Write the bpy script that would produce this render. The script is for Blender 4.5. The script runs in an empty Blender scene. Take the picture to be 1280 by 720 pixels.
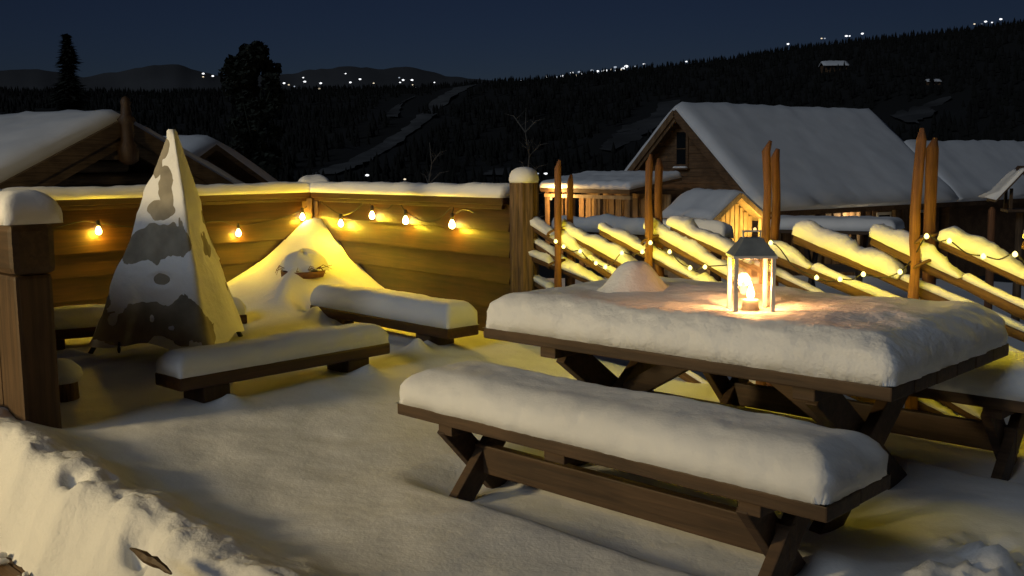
import bpy, bmesh, math, random
import numpy as np
from mathutils import Vector, Matrix, Euler, noise as mnoise

random.seed(11)
S = bpy.context.scene
COL = S.collection

# ------------------------------------------------------------------ camera
FPX, PITCH, ROLL, CH = 1262.2, 0.121, -0.0114, 1.48
cam_d = bpy.data.cameras.new('camera')
cam = bpy.data.objects.new('camera', cam_d)
COL.objects.link(cam)
cam_d.sensor_width = 36.0
cam_d.lens = 36.0 * FPX / 1280.0
cam_d.clip_start = 0.05
cam_d.clip_end = 30000
cam.matrix_world = (Matrix.Translation((0, 0, CH)) @ Matrix.Rotation(math.pi / 2 - PITCH, 4, 'X')
                    @ Matrix.Rotation(ROLL, 4, 'Z'))
S.camera = cam

# ------------------------------------------------------------------ sky and moonlight
world = bpy.data.worlds.new('World')
S.world = world
world.use_nodes = True
wn = world.node_tree
wn.nodes.clear()
wo = wn.nodes.new('ShaderNodeOutputWorld')
wb = wn.nodes.new('ShaderNodeBackground')
sky = wn.nodes.new('ShaderNodeTexSky')
sky.sky_type = 'NISHITA'
sky.sun_disc = False
sky.sun_elevation = math.radians(-3.0)
sky.sun_rotation = math.radians(5)
sky.air_density = 0.6
sky.dust_density = 0.6
sky.ozone_density = 2.5
wb.inputs['Strength'].default_value = 0.085
wn.links.new(sky.outputs[0], wb.inputs[0])
wn.links.new(wb.outputs[0], wo.inputs[0])

sun_d = bpy.data.lights.new('moonlight', 'SUN')
sun_d.energy = 0.47
sun_d.angle = math.radians(25)
sun_d.color = (0.84, 0.92, 1.0)
sun = bpy.data.objects.new('moonlight', sun_d)
COL.objects.link(sun)
sun.rotation_euler = (math.radians(61), 0, math.radians(-42))

S.view_settings.view_transform = 'Standard'
S.view_settings.look = 'None'
S.view_settings.gamma = 1
S.view_settings.exposure = 0.0
S.cycles.use_denoising = True
S.cycles.max_bounces = 6
S.cycles.diffuse_bounces = 3
S.cycles.transparent_max_bounces = 12
S.cycles.caustics_reflective = False
S.cycles.caustics_refractive = False
S.cycles.sample_clamp_indirect = 4.0

# ------------------------------------------------------------------ pixel -> place helpers
def ray(x, y):
    u, v = x - 640, y - 360
    c, s = math.cos(-ROLL), math.sin(-ROLL)
    u, v = (c * u - s * v) / FPX, (s * u + c * v) / FPX
    return Vector((u, math.cos(PITCH) - v * math.sin(PITCH), -(math.sin(PITCH) + v * math.cos(PITCH))))
EYE = Vector((0, 0, CH))
def at_z(x, y, z):
    d = ray(x, y); return EYE + d * ((z - CH) / d.z)
def at_y(x, y, Y):
    d = ray(x, y); return EYE + d * (Y / d.y)
def on_line(x, y, P, a, off=0.0):
    n = Vector((-math.sin(a), math.cos(a), 0)); d = ray(x, y)
    t = (P.x * n.x + P.y * n.y + off) / (d.x * n.x + d.y * n.y)
    return EYE + d * t
def project(P):
    X, Y, dz = P[0], P[1], P[2] - CH
    d = Y * math.cos(PITCH) - dz * math.sin(PITCH)
    up = Y * math.sin(PITCH) + dz * math.cos(PITCH)
    u, v = X / d * FPX, -up / d * FPX
    c, s = math.cos(ROLL), math.sin(ROLL)
    return 640 + c * u - s * v, 360 + s * u + c * v

TA = -0.774                                   # direction of table, benches and the house wall
U = Vector((math.cos(TA), math.sin(TA), 0)); V = Vector((-U.y, U.x, 0))
def SN(s, n, z=0.0): return U * s + V * n + Vector((0, 0, z))
def to_sn(p): return p[0] * U.x + p[1] * U.y, p[0] * V.x + p[1] * V.y
def fbm(x, y, z=0.0, o=4): return mnoise.fractal(Vector((x, y, z)), 1.0, 2.0, o)
def sstep(a, b, t):
    t = min(1, max(0, (t - a) / (b - a))); return t * t * (3 - 2 * t)

# ------------------------------------------------------------------ materials
def nodes_of(name):
    m = bpy.data.materials.new(name); m.use_nodes = True
    nt = m.node_tree; nt.nodes.clear()
    out = nt.nodes.new('ShaderNodeOutputMaterial')
    return m, nt, out
def N(nt, t, **kw):
    n = nt.nodes.new(t)
    for k, v in kw.items():
        if k in n.inputs: n.inputs[k].default_value = v
        else: setattr(n, k, v)
    return n
def principled(nt, out, **kw):
    b = nt.nodes.new('ShaderNodeBsdfPrincipled')
    for k, v in kw.items(): b.inputs[k].default_value = v
    nt.links.new(b.outputs[0], out.inputs[0]); return b

def mat_snow(name, fine=85.0, fs=0.38, coarse=9.0, cs=0.25, tint=(0.86, 0.88, 0.91)):
    m, nt, out = nodes_of(name)
    b = principled(nt, out, Roughness=0.62)
    b.inputs['Specular IOR Level'].default_value = 0.25
    geo = N(nt, 'ShaderNodeNewGeometry')
    n1 = N(nt, 'ShaderNodeTexNoise', Scale=fine, Detail=3.0)
    n2 = N(nt, 'ShaderNodeTexNoise', Scale=coarse, Detail=5.0)
    n3 = N(nt, 'ShaderNodeTexNoise', Scale=1.7, Detail=4.0)
    for n in (n1, n2, n3): nt.links.new(geo.outputs['Position'], n.inputs['Vector'])
    b1 = N(nt, 'ShaderNodeBump', Strength=fs, Distance=0.004)
    b2 = N(nt, 'ShaderNodeBump', Strength=cs, Distance=0.03)
    nt.links.new(n1.outputs[0], b1.inputs['Height']); nt.links.new(n2.outputs[0], b2.inputs['Height'])
    nt.links.new(b2.outputs[0], b1.inputs['Normal']); nt.links.new(b1.outputs[0], b.inputs['Normal'])
    r = N(nt, 'ShaderNodeValToRGB')
    r.color_ramp.elements[0].position = 0.3; r.color_ramp.elements[1].position = 0.7
    r.color_ramp.elements[0].color = (tint[0] * .9, tint[1] * .9, tint[2] * .9, 1)
    r.color_ramp.elements[1].color = (*tint, 1)
    nt.links.new(n3.outputs[0], r.inputs[0]); nt.links.new(r.outputs[0], b.inputs['Base Color'])
    return m
def mat_wood(name, dark, light, axis='X', rough=0.6, scale=1.0, bump=0.3, spec=0.4):
    m, nt, out = nodes_of(name)
    b = principled(nt, out, Roughness=rough)
    b.inputs['Specular IOR Level'].default_value = spec
    tc = N(nt, 'ShaderNodeTexCoord'); oi = N(nt, 'ShaderNodeObjectInfo')
    off = N(nt, 'ShaderNodeVectorMath', operation='SCALE'); off.inputs['Scale'].default_value = 37.0
    comb = N(nt, 'ShaderNodeCombineXYZ')
    for i in range(3): nt.links.new(oi.outputs['Random'], comb.inputs[i])
    nt.links.new(comb.outputs[0], off.inputs[0])
    add = N(nt, 'ShaderNodeVectorMath', operation='ADD')
    nt.links.new(tc.outputs['Object'], add.inputs[0]); nt.links.new(off.outputs[0], add.inputs[1])
    mp = N(nt, 'ShaderNodeMapping')
    k = {'X': (1.2, 22, 22), 'Y': (22, 1.2, 22), 'Z': (22, 22, 1.2)}[axis]
    mp.inputs['Scale'].default_value = tuple(c * scale for c in k)
    nt.links.new(add.outputs[0], mp.inputs['Vector'])
    n1 = N(nt, 'ShaderNodeTexNoise', Scale=1.6, Detail=6.0, Roughness=0.6, Distortion=0.6)
    n2 = N(nt, 'ShaderNodeTexNoise', Scale=3.0, Detail=3.0)
    nt.links.new(mp.outputs[0], n1.inputs['Vector']); nt.links.new(add.outputs[0], n2.inputs['Vector'])
    r = N(nt, 'ShaderNodeValToRGB')
    r.color_ramp.elements[0].position = 0.32; r.color_ramp.elements[1].position = 0.68
    r.color_ramp.elements[0].color = (*dark, 1); r.color_ramp.elements[1].color = (*light, 1)
    nt.links.new(n1.outputs[0], r.inputs[0])
    mx = N(nt, 'ShaderNodeMix', data_type='RGBA', blend_type='MULTIPLY')
    mx.inputs[0].default_value = 0.55
    nt.links.new(r.outputs[0], mx.inputs[6])
    r2 = N(nt, 'ShaderNodeValToRGB')
    r2.color_ramp.elements[0].position = 0.35; r2.color_ramp.elements[1].position = 0.62
    r2.color_ramp.elements[0].color = (.45, .42, .4, 1); r2.color_ramp.elements[1].color = (1.1, 1.1, 1.1, 1)
    nt.links.new(n2.outputs[0], r2.inputs[0]); nt.links.new(r2.outputs[0], mx.inputs[7])
    nt.links.new(mx.outputs[2], b.inputs['Base Color'])
    bp = N(nt, 'ShaderNodeBump', Strength=bump, Distance=0.006)
    nt.links.new(n1.outputs[0], bp.inputs['Height']); nt.links.new(bp.outputs[0], b.inputs['Normal'])
    return m
def mat_plain(name, col, rough=0.6, metal=0.0, noise=0.0, nscale=8.0, bump=0.0):
    m, nt, out = nodes_of(name)
    b = principled(nt, out, Roughness=rough, Metallic=metal)
    tc = N(nt, 'ShaderNodeTexCoord')
    n1 = N(nt, 'ShaderNodeTexNoise', Scale=nscale, Detail=5.0)
    nt.links.new(tc.outputs['Object'], n1.inputs['Vector'])
    r = N(nt, 'ShaderNodeValToRGB')
    r.color_ramp.elements[0].position = 0.3; r.color_ramp.elements[1].position = 0.7
    r.color_ramp.elements[0].color = (*[c * (1 - noise) for c in col], 1)
    r.color_ramp.elements[1].color = (*[c * (1 + noise * .6) for c in col], 1)
    nt.links.new(n1.outputs[0], r.inputs[0]); nt.links.new(r.outputs[0], b.inputs['Base Color'])
    if bump:
        bp = N(nt, 'ShaderNodeBump', Strength=bump, Distance=0.01)
        nt.links.new(n1.outputs[0], bp.inputs['Height']); nt.links.new(bp.outputs[0], b.inputs['Normal'])
    return m
def mat_emit(name, col, strength):
    m, nt, out = nodes_of(name)
    e = N(nt, 'ShaderNodeEmission', Strength=strength); e.inputs['Color'].default_value = (*col, 1)
    nt.links.new(e.outputs[0], out.inputs[0]); return m
def mat_glass(name, tint=(1, .93, .8), cloud=0.14):
    m, nt, out = nodes_of(name)
    tr = N(nt, 'ShaderNodeBsdfTransparent'); gl = N(nt, 'ShaderNodeBsdfGlossy', Roughness=0.08)
    df = N(nt, 'ShaderNodeBsdfTranslucent'); df.inputs['Color'].default_value = (*tint, 1)
    tc = N(nt, 'ShaderNodeTexCoord'); n1 = N(nt, 'ShaderNodeTexNoise', Scale=30.0, Detail=5.0)
    nt.links.new(tc.outputs['Object'], n1.inputs['Vector'])
    mr = N(nt, 'ShaderNodeMapRange'); mr.inputs['From Min'].default_value = .35; mr.inputs['From Max'].default_value = .7
    mr.inputs['To Min'].default_value = cloud * .4; mr.inputs['To Max'].default_value = cloud * 1.6
    nt.links.new(n1.outputs[0], mr.inputs['Value'])
    m1 = N(nt, 'ShaderNodeMixShader'); m2 = N(nt, 'ShaderNodeMixShader'); m2.inputs[0].default_value = 0.05
    nt.links.new(mr.outputs[0], m1.inputs[0]); nt.links.new(tr.outputs[0], m1.inputs[1]); nt.links.new(df.outputs[0], m1.inputs[2])
    nt.links.new(m1.outputs[0], m2.inputs[1]); nt.links.new(gl.outputs[0], m2.inputs[2])
    nt.links.new(m2.outputs[0], out.inputs[0]); return m

M = {}
M['snow'] = mat_snow('snow')
M['snow_crisp'] = mat_snow('snow_crisp', 90, .55, 26, .28)
M['snow_rough'] = mat_snow('snow_rough', 80, .6, 14, .4)
M['snow_far'] = mat_snow('snow_far', 12, .3, 1.2, .3, (.8, .83, .88))
M['fence'] = mat_wood('fence_wood', (.032, .0135, .005), (.085, .036, .012), 'X', .42, 1.0, .25, .45)
M['fence_z'] = mat_wood('fence_wood_upright', (.075, .04, .016), (.16, .085, .032), 'Z', .5)
M['dark'] = mat_wood('dark_wood', (.045, .026, .014), (.10, .058, .03), 'X', .6)
M['dark_z'] = mat_wood('dark_wood_upright', (.045, .026, .014), (.10, .058, .03), 'Z', .6)
M['deck'] = mat_wood('deck_wood', (.10, .06, .03), (.2, .12, .06), 'X', .55)
M['bark'] = mat_wood('bark', (.045, .03, .018), (.2, .125, .065), 'Z', .85, 1.6, 1.0)
M['pole'] = mat_wood('pole_wood', (.11, .045, .018), (.27, .12, .048), 'Z', .75, 1.5, 1.0)
M['rail'] = mat_wood('rail_wood', (.07, .036, .014), (.18, .095, .036), 'X', .8, 1.3, .9)
M['log'] = mat_wood('cabin_log', (.08, .052, .028), (.2, .135, .07), 'X', .75, 1.0, .6)
M['siding'] = mat_wood('cabin_siding', (.085, .05, .026), (.19, .11, .055), 'X', .75, .6, .5)
M['siding_z'] = mat_wood('cabin_siding_upright', (.10, .06, .03), (.26, .16, .08), 'Z', .75, .6, .5)
M['pale_z'] = mat_wood('pale_boards', (.3, .2, .1), (.5, .36, .2), 'Z', .7, .6, .3)
M['black'] = mat_plain('black_metal', (.015, .015, .016), .5, .3)
M['steel'] = mat_plain('polished_steel', (.8, .79, .76), .3, .35, .1)
M['roofmetal'] = mat_plain('blue_grey_metal', (.27, .31, .35), .3, .35, .25, 14)
M['canvas'] = mat_plain('grey_canvas', (.3, .275, .22), .85, 0, .45, 5, .3)
M['old'] = mat_wood('old_timber', (.045, .027, .013), (.1, .058, .028), 'X', .6)
M['old_z'] = mat_wood('old_timber_upright', (.045, .027, .013), (.1, .058, .028), 'Z', .6)
M['terra'] = mat_plain('terracotta', (.2, .085, .035), .75, 0, .25, 20, .2)
M['twig'] = mat_plain('dry_twig', (.2, .12, .05), .8, 0, .3)
M['wax'] = mat_plain('candle_wax', (.75, .68, .5), .5)
M['cable'] = mat_plain('black_cable', (.02, .018, .015), .6)
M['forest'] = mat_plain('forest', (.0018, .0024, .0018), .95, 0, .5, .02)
M['needle'] = mat_plain('needles', (.014, .02, .014), .9, 0, .4, 3)
M['birch'] = mat_plain('birch_bark', (.1, .095, .085), .8, 0, .5, 9)
M['fell'] = mat_plain('fell', (.07, .075, .085), .95, 0, .45, .0012)
M['run'] = mat_plain('scrubby_snow', (.085, .09, .095), .9, 0, .5, .05)
M['scrub'] = mat_plain('scrubby_clearing', (.055, .058, .062), .9, 0, .6, .03)
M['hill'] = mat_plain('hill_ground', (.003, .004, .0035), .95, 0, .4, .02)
M['pane_dark'] = mat_plain('dark_pane', (.01, .012, .015), .08)
M['white'] = mat_plain('white_paint', (.7, .68, .62), .5)
M['glass'] = mat_glass('lantern_glass', (1, .8, .5), .016)
M['bulb'] = mat_emit('warm_bulb', (1, .72, .26), 22)
M['led'] = mat_emit('yellow_led', (1, .86, .26), 3.4)
M['flame'] = mat_emit('candle_flame', (1, .62, .2), 45)
M['town'] = mat_emit('town_lamp', (.95, .97, 1), 1.6)
M['town_b'] = mat_emit('warm_town_lamp', (1, .84, .6), 1.1)
M['town_c'] = mat_emit('dim_town_lamp', (.75, .85, 1), .5)
M['porchglow'] = mat_emit('lit_window', (1, .66, .25), 1.6)
M['lampglow'] = mat_emit('lit_room_window', (1, .80, .58), 3)

# ------------------------------------------------------------------ mesh builder
class MB:
    def __init__(s): s.v = []; s.f = []; s.m = []
    def add(s, vs, fs, mi=0):
        o = len(s.v); s.v += [tuple(v) for v in vs]
        s.f += [tuple(i + o for i in f) for f in fs]; s.m += [mi] * len(fs); return s
    def box(s, c, d, rot=None, mi=0, taper=1.0):
        x, y, z = (k / 2 for k in d)
        vs = [Vector((a * x * (taper if e > 0 else 1), b * y * (taper if e > 0 else 1), e * z)) for e in (-1, 1) for b in (-1, 1) for a in (-1, 1)]
        if rot is not None: vs = [rot @ v for v in vs]
        vs = [v + Vector(c) for v in vs]
        return s.add(vs, [(0, 2, 3, 1), (4, 5, 7, 6), (0, 1, 5, 4), (2, 6, 7, 3), (0, 4, 6, 2), (1, 3, 7, 5)], mi)
    def bar(s, a, b, w, h, mi=0):
        a, b = Vector(a), Vector(b); x = (b - a); L = x.length; x.normalize()
        y = Vector((0, 0, 1)).cross(x)
        if y.length < 1e-4: y = Vector((0, 1, 0))
        y.normalize(); z = x.cross(y)
        return s.box((a + b) / 2, (L, w, h), Matrix((x, y, z)).transposed(), mi)
    def tube(s, pts, rad, n=8, mi=0, cap=True, jit=0.0):
        pts = [Vector(p) for p in pts]
        if not isinstance(rad, (list, tuple)): rad = [rad] * len(pts)
        o = len(s.v); ref = None
        for i, p in enumerate(pts):
            t = (pts[min(i + 1, len(pts) - 1)] - pts[max(i - 1, 0)]).normalized()
            if ref is None: ref = Vector((0, 0, 1)) if abs(t.z) < .9 else Vector((1, 0, 0))
            a = (ref - t * ref.dot(t)).normalized(); ref = a; b = t.cross(a)
            for k in range(n):
                an = 2 * math.pi * k / n; r = rad[i] * (1 + jit * random.uniform(-1, 1))
                s.v.append(tuple(p + (a * math.cos(an) + b * math.sin(an)) * r))
        for i in range(len(pts) - 1):
            for k in range(n):
                s.f.append((o + i * n + k, o + i * n + (k + 1) % n, o + (i + 1) * n + (k + 1) % n, o + (i + 1) * n + k)); s.m.append(mi)
        if cap:
            s.f.append(tuple(o + k for k in reversed(range(n)))); s.m.append(mi)
            e = o + (len(pts) - 1) * n; s.f.append(tuple(e + k for k in range(n))); s.m.append(mi)
        return s
    def lathe(s, prof, c=(0, 0, 0), n=16, mi=0):
        o = len(s.v)
        for r, z in prof:
            for k in range(n):
                a = 2 * math.pi * k / n; s.v.append((c[0] + r * math.cos(a), c[1] + r * math.sin(a), c[2] + z))
        for i in range(len(prof) - 1):
            for k in range(n):
                s.f.append((o + i * n + k, o + i * n + (k + 1) % n, o + (i + 1) * n + (k + 1) % n, o + (i + 1) * n + k)); s.m.append(mi)
        s.f.append(tuple(o + k for k in reversed(range(n)))); s.m.append(mi)
        e = o + (len(prof) - 1) * n; s.f.append(tuple(e + k for k in range(n))); s.m.append(mi)
        return s
    def grid(s, nx, ny, fn, mi=0, bottom=False):
        o = len(s.v)
        for j in range(ny):
            for i in range(nx): s.v.append(tuple(fn(i / (nx - 1), j / (ny - 1))))
        for j in range(ny - 1):
            for i in range(nx - 1):
                a = o + j * nx + i; s.f.append((a, a + 1, a + nx + 1, a + nx)); s.m.append(mi)
        if bottom:
            rim = [o + i for i in range(nx)] + [o + j * nx + nx - 1 for j in range(1, ny)] + \
                  [o + (ny - 1) * nx + i for i in reversed(range(nx - 1))] + [o + j * nx for j in reversed(range(1, ny - 1))]
            s.f.append(tuple(reversed(rim))); s.m.append(mi)
        return s
    def mesh(s, name, mats, smooth=False, bevel=0.0):
        me = bpy.data.meshes.new(name); me.from_pydata(s.v, [], s.f)
        for m in (mats if isinstance(mats, (list, tuple)) else [mats]): me.materials.append(m)
        me.polygons.foreach_set('material_index', s.m)
        if bevel:
            bm = bmesh.new(); bm.from_mesh(me)
            bmesh.ops.bevel(bm, geom=[e for e in bm.edges if len(e.link_faces) == 2 and e.calc_face_angle(0) > .5],
                            offset=bevel, segments=2, profile=.6, affect='EDGES', clamp_overlap=True)
            bm.to_mesh(me); bm.free()
        if smooth: me.polygons.foreach_set('use_smooth', [True] * len(me.polygons))
        me.update(); return me
    def build(s, name, mats, parent=None, loc=None, rot=None, smooth=False, bevel=0.0):
        return link(name, s.mesh(name, mats, smooth, bevel), parent, loc, rot)

def link(name, me, parent=None, loc=None, rot=None):
    o = bpy.data.objects.new(name, me); COL.objects.link(o)
    if parent is not None: o.parent = parent
    if rot is not None:
        if isinstance(rot, Matrix):
            o.rotation_mode = 'QUATERNION'; o.rotation_quaternion = rot.to_quaternion()
        else: o.rotation_euler = rot
    if loc is not None: o.location = loc
    return o
def thing(name, label, cat, loc=(0, 0, 0), rz=0.0, group=None):
    o = bpy.data.objects.new(name, None); COL.objects.link(o)
    o.empty_display_size = .2; o.location = loc; o.rotation_euler = (0, 0, rz)
    return tag(o, label, cat, group)
def tag(o, label, cat, group=None):
    o['label'] = label; o['category'] = cat
    if group: o['group'] = group
    return o
def structure(o): o['kind'] = 'structure'; return o
def lamp(name, loc, power, col, radius, parent=None):
    d = bpy.data.lights.new(name, 'POINT'); d.energy = power; d.color = col; d.shadow_soft_size = radius
    o = bpy.data.objects.new(name, d); COL.objects.link(o); o.location = loc
    if parent is not None: o.parent = parent
    return o
def copy_tree(o, parent=None):
    c = o.copy(); COL.objects.link(c)
    if parent is not None: c.parent = parent
    for ch in list(o.children): copy_tree(ch, c)
    return c

def snow_mesh(L, W, H, r, res=.02, seed=0.0, lump=.012, bulge=.012, dip=None, crown=0.0):
    """rounded slab of snow lying on z = 0, centred on the origin, L along x and W along y"""
    nx, ny = max(8, int(L / res)), max(8, int(W / res))
    def edge(t):                                        # more rows close to the rims
        return .5 - .5 * math.cos(math.pi * t) * (1 - .25 * math.sin(math.pi * t) ** 2)
    def prof(d, q):
        t = min(1, max(0, d / q)); return math.sqrt(max(0, 1 - (1 - t) ** 2))
    def fn(a, b):
        ea, eb = .6 * edge(a) + .4 * a, .6 * edge(b) + .4 * b
        x, y = (ea - .5) * L, (eb - .5) * W
        dx, dy = L / 2 - abs(x), W / 2 - abs(y)
        rx, ry = min(r, L / 2), min(r, W / 2)
        ca, cb = max(0, 1 - dx / rx), max(0, 1 - dy / ry)
        q = (ca ** 5 + cb ** 5) ** .2
        p = max(0, 1 - q ** 2.6) ** .5
        nz = fbm(x * 2.2 + seed, y * 2.2 - seed, seed) * lump + fbm(x * 9 + seed, y * 9, seed) * lump * .3
        z = H * p * (1 + crown * (1 - (2 * y / W) ** 2)) + nz * p
        if dip: z += dip(x, y) * p
        side = 4 * p * (1 - p) * bulge + (fbm(x * 6, y * 6 + z * 14, seed + 3) * .7 + fbm(x * 19, y * 19 + z * 30, seed) * .28) * bulge
        x += math.copysign(side, x) * (dx < rx); y += math.copysign(side, y) * (dy < ry)
        return x, y, max(0, z)
    mb = MB(); mb.grid(nx, ny, fn, 0, True); return mb
def axes(x, up=Vector((0, 0, 1))):
    x = Vector(x).normalized(); y = Vector(up).cross(x).normalized(); z = x.cross(y)
    return Matrix((x, y, z)).transposed()
#BODY
# ------------------------------------------------------------------ terrain
HILL = [(-900, 112), (-200, 112), (0, 114), (200, 116), (400, 112), (560, 108), (600, 104), (700, 97), (800, 86), (900, 76), (1000, 60), (1100, 49), (1200, 39), (1280, 28), (1500, 8), (2200, -10)]
FELL = [(-900, 90), (-200, 92), (0, 88), (50, 86), (100, 96), (150, 90), (180, 82), (220, 80), (250, 90), (300, 97), (360, 92), (400, 86), (440, 83), (480, 86), (510, 83), (560, 95), (620, 101), (700, 106), (900, 110), (2200, 112)]
def skyline(tab):
    out = []
    for x, y in tab:
        d = ray(x, y); out.append((math.atan2(d.x, d.y), d.z / math.hypot(d.x, d.y)))
    xs, ys = [o[0] for o in out], [o[1] for o in out]
    return lambda a: float(np.interp(a, xs, ys))
hill_e, fell_e = skyline(HILL), skyline(FELL)
R1 = 1400.0
def ground_z(x, y):
    r = math.hypot(x, y); a = math.atan2(x, y)
    z = -.32
    if r > 8: z -= .0045 * (min(r, 75) - 8) ** 1.9
    if r > 75: z -= 10 * sstep(75, 250, r)
    z += fbm(x * .12, y * .12, 2) * .18 * sstep(7, 14, r) * (1 - sstep(200, 400, r))
    if r > 250:
        back = 1 if abs(a) < 1.2 else .4
        top = (R1 * hill_e(a) + CH) * back - z
        t = min(1, (r - 250) / (R1 - 250)); z += top * t ** 1.35
        z += fbm(x * .006, y * .006, 5, 5) * 9 * sstep(300, 700, r) * (1 - sstep(R1 - 350, R1, r))
        if r > R1: z -= (top + 30) * sstep(R1, R1 + 900, r)
    return z
def hit(x, y, lift=0.0):
    d = ray(x, y); t = 20.0
    while t < 3000:
        p = EYE + d * t
        if p.z < ground_z(p.x, p.y): break
        t *= 1.006
    p = EYE + d * t
    return Vector((p.x, p.y, ground_z(p.x, p.y) + lift))
mb = MB()
angs = [-math.pi + i * (math.pi - .75) / 24 for i in range(24)] + [-.75 + i * 1.5 / 150 for i in range(150)] + [.75 + i * (math.pi - .75) / 24 for i in range(25)]
rads = [0.5, 3, 6] + [6 * (9000 / 6) ** (i / 110) for i in range(1, 111)]
for r in rads:
    for a in angs:
        x, y = r * math.sin(a), r * math.cos(a); mb.v.append((x, y, ground_z(x, y)))
na = len(angs)
for i in range(len(rads) - 1):
    for k in range(na - 1):
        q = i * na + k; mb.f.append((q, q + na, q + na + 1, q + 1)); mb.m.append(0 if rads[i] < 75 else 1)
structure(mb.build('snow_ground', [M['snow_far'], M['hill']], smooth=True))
# far fells
mb = MB(); nf = 260
for j, rr in enumerate((5200, 6000, 6600, 7200, 8600)):
    for i in range(nf):
        a = -.7 + 1.4 * i / (nf - 1); e = fell_e(a) * 6600 + CH
        k = (0, .62, 1, .7, 0)[j]
        z = -60 + (e + 60) * k + fbm(a * 60, j * 3, 1) * 22 * (k > 0) * (.5 if j == 2 else 1)
        mb.v.append((rr * math.sin(a), rr * math.cos(a), z))
for j in range(4):
    for i in range(nf - 1):
        q = j * nf + i; mb.f.append((q, q + nf, q + nf + 1, q + 1)); mb.m.append(0)
structure(mb.build('mountain', M['fell'], smooth=True))
# ski run and clearings on the hillside: strips given by pairs of edge pixels
RUNS = [
    ('ski_run', [((388, 221), (420, 221)), ((432, 205), (462, 204)), ((462, 190), (494, 184)), ((500, 166), (524, 162)), ((530, 140), (552, 140)), ((545, 124), (566, 121)), ((570, 111), (596, 107))]),
    ('snow_clearing', [((480, 148), (497, 148)), ((490, 137), (503, 130)), ((505, 127), (520, 121))]),
    ('snow_clearing', [((748, 190), (765, 192)), ((762, 176), (800, 176)), ((782, 160), (822, 158)), ((812, 148), (842, 142)), ((826, 130), (850, 126))]),
    ('snow_clearing', [((1112, 146), (1140, 157)), ((1140, 138), (1165, 146)), ((1168, 128), (1190, 122))]),
    ('snow_clearing', [((600, 222), (640, 222)), ((618, 214), (640, 212))]),
]
run_pts = []
for name, edges in RUNS:
    mb = MB(); k = 0; rows = []
    for i in range(len(edges) - 1):
        for t in range(8): 
            f = t / 8; (l0, r0), (l1, r1) = edges[i], edges[i + 1]
            rows.append(((l0[0] + (l1[0] - l0[0]) * f, l0[1] + (l1[1] - l0[1]) * f), (r0[0] + (r1[0] - r0[0]) * f, r0[1] + (r1[1] - r0[1]) * f)))
    rows.append(edges[-1])
    for l, r in rows:
        P0, P1 = hit(*l), hit(*r)
        e0, e1 = random.uniform(-.12, .12), random.uniform(-.12, .12)
        for j in range(5):
            f = j / 4 + (e0 if j == 0 else e1 if j == 4 else 0); p = P0.lerp(P1, f)
            mb.v.append((p.x, p.y, ground_z(p.x, p.y) + 1.2)); run_pts.append((p.x, p.y, max(6, (P1 - P0).length * .2)))
    for i in range(len(rows) - 1):
        for j in range(4):
            q = i * 5 + j; mb.f.append((q, q + 1, q + 6, q + 5)); mb.m.append(0)
    structure(mb.build(name, M['run' if name == 'ski_run' else 'scrub'], smooth=True))
rp = np.array(run_pts)
# forest on the hills: one mass
mb = MB(); rng = random.Random(5)
def conifer(mb, x, y, z, h, w):
    o = len(mb.v); n = 5; a0 = rng.random() * 6
    for lv, (hz, rw) in enumerate(((.05, 1), (.42, .66))):
        for k in range(n):
            a = a0 + lv + 2 * math.pi * k / n; q = w * rw * rng.uniform(.7, 1.2); mb.v.append((x + q * math.cos(a), y + q * math.sin(a), z + h * hz))
        mb.v.append((x, y, z + h * (.62 if lv == 0 else 1)))
        b = o + lv * (n + 1)
        for k in range(n): mb.f.append((b + k, b + (k + 1) % n, b + n)); mb.m.append(0)
cnt = 0
while cnt < 12500:
    a = rng.uniform(-.62, .62)
    r = rng.uniform(1290, 1430) if cnt < 3200 else 260 + 1150 * rng.random() ** .8
    x, y = r * math.sin(a), r * math.cos(a); cnt += 1
    d2 = (rp[:, 0] - x) ** 2 + (rp[:, 1] - y) ** 2
    if (d2 < (rp[:, 2] + 4 + r * .006) ** 2).any(): continue
    h = rng.uniform(6, 12) * (.75 if r > 1250 else 1)
    conifer(mb, x, y, ground_z(x, y) - .5, h, h * .24)
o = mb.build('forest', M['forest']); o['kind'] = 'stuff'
o['label'] = 'dark spruce forest covering the hillside beyond the houses'; o['category'] = 'forest'

# ------------------------------------------------------------------ deck and the snow lying on it
COR = Vector((-1.82, 9.39, 0)); AR, AL = -.9049, -2.3713
DR = Vector((math.cos(AR), math.sin(AR), 0)); DL = Vector((math.cos(AL), math.sin(AL), 0))
POST = Vector((.09, 6.96, 0)); AS = TA                       # the pole fence runs on from the post
mb = MB()
deck = structure(MB().box((0, 0, -.16), (15.5, 10.5, .24)).build('deck', M['deck'], loc=SN(-3.2, .6), rot=(0, 0, TA)))
bmesh_board = MB().box((0, 0, 0), (15.4, .14, .028)).mesh('deck_board', M['deck'], bevel=.004)
for i in range(28):
    b = link('deck_board', bmesh_board, deck, (0, -2.9 + i * .147, 0))
    b.location.z = -.026
LOUNGE = Vector((-1.8, 6.6, 0))
POT = at_z(379, 338, .65)
DRIFT = []                                                  # (x, y, height, radius) little cones round the legs
def heap(x, y):
    fw, lt = (COR.y - y) * .58, x - COR.x - (COR.y - y) * .09
    d = math.hypot(fw, lt)
    return .82 * math.exp(-(d / .72) ** 1.25)
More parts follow.
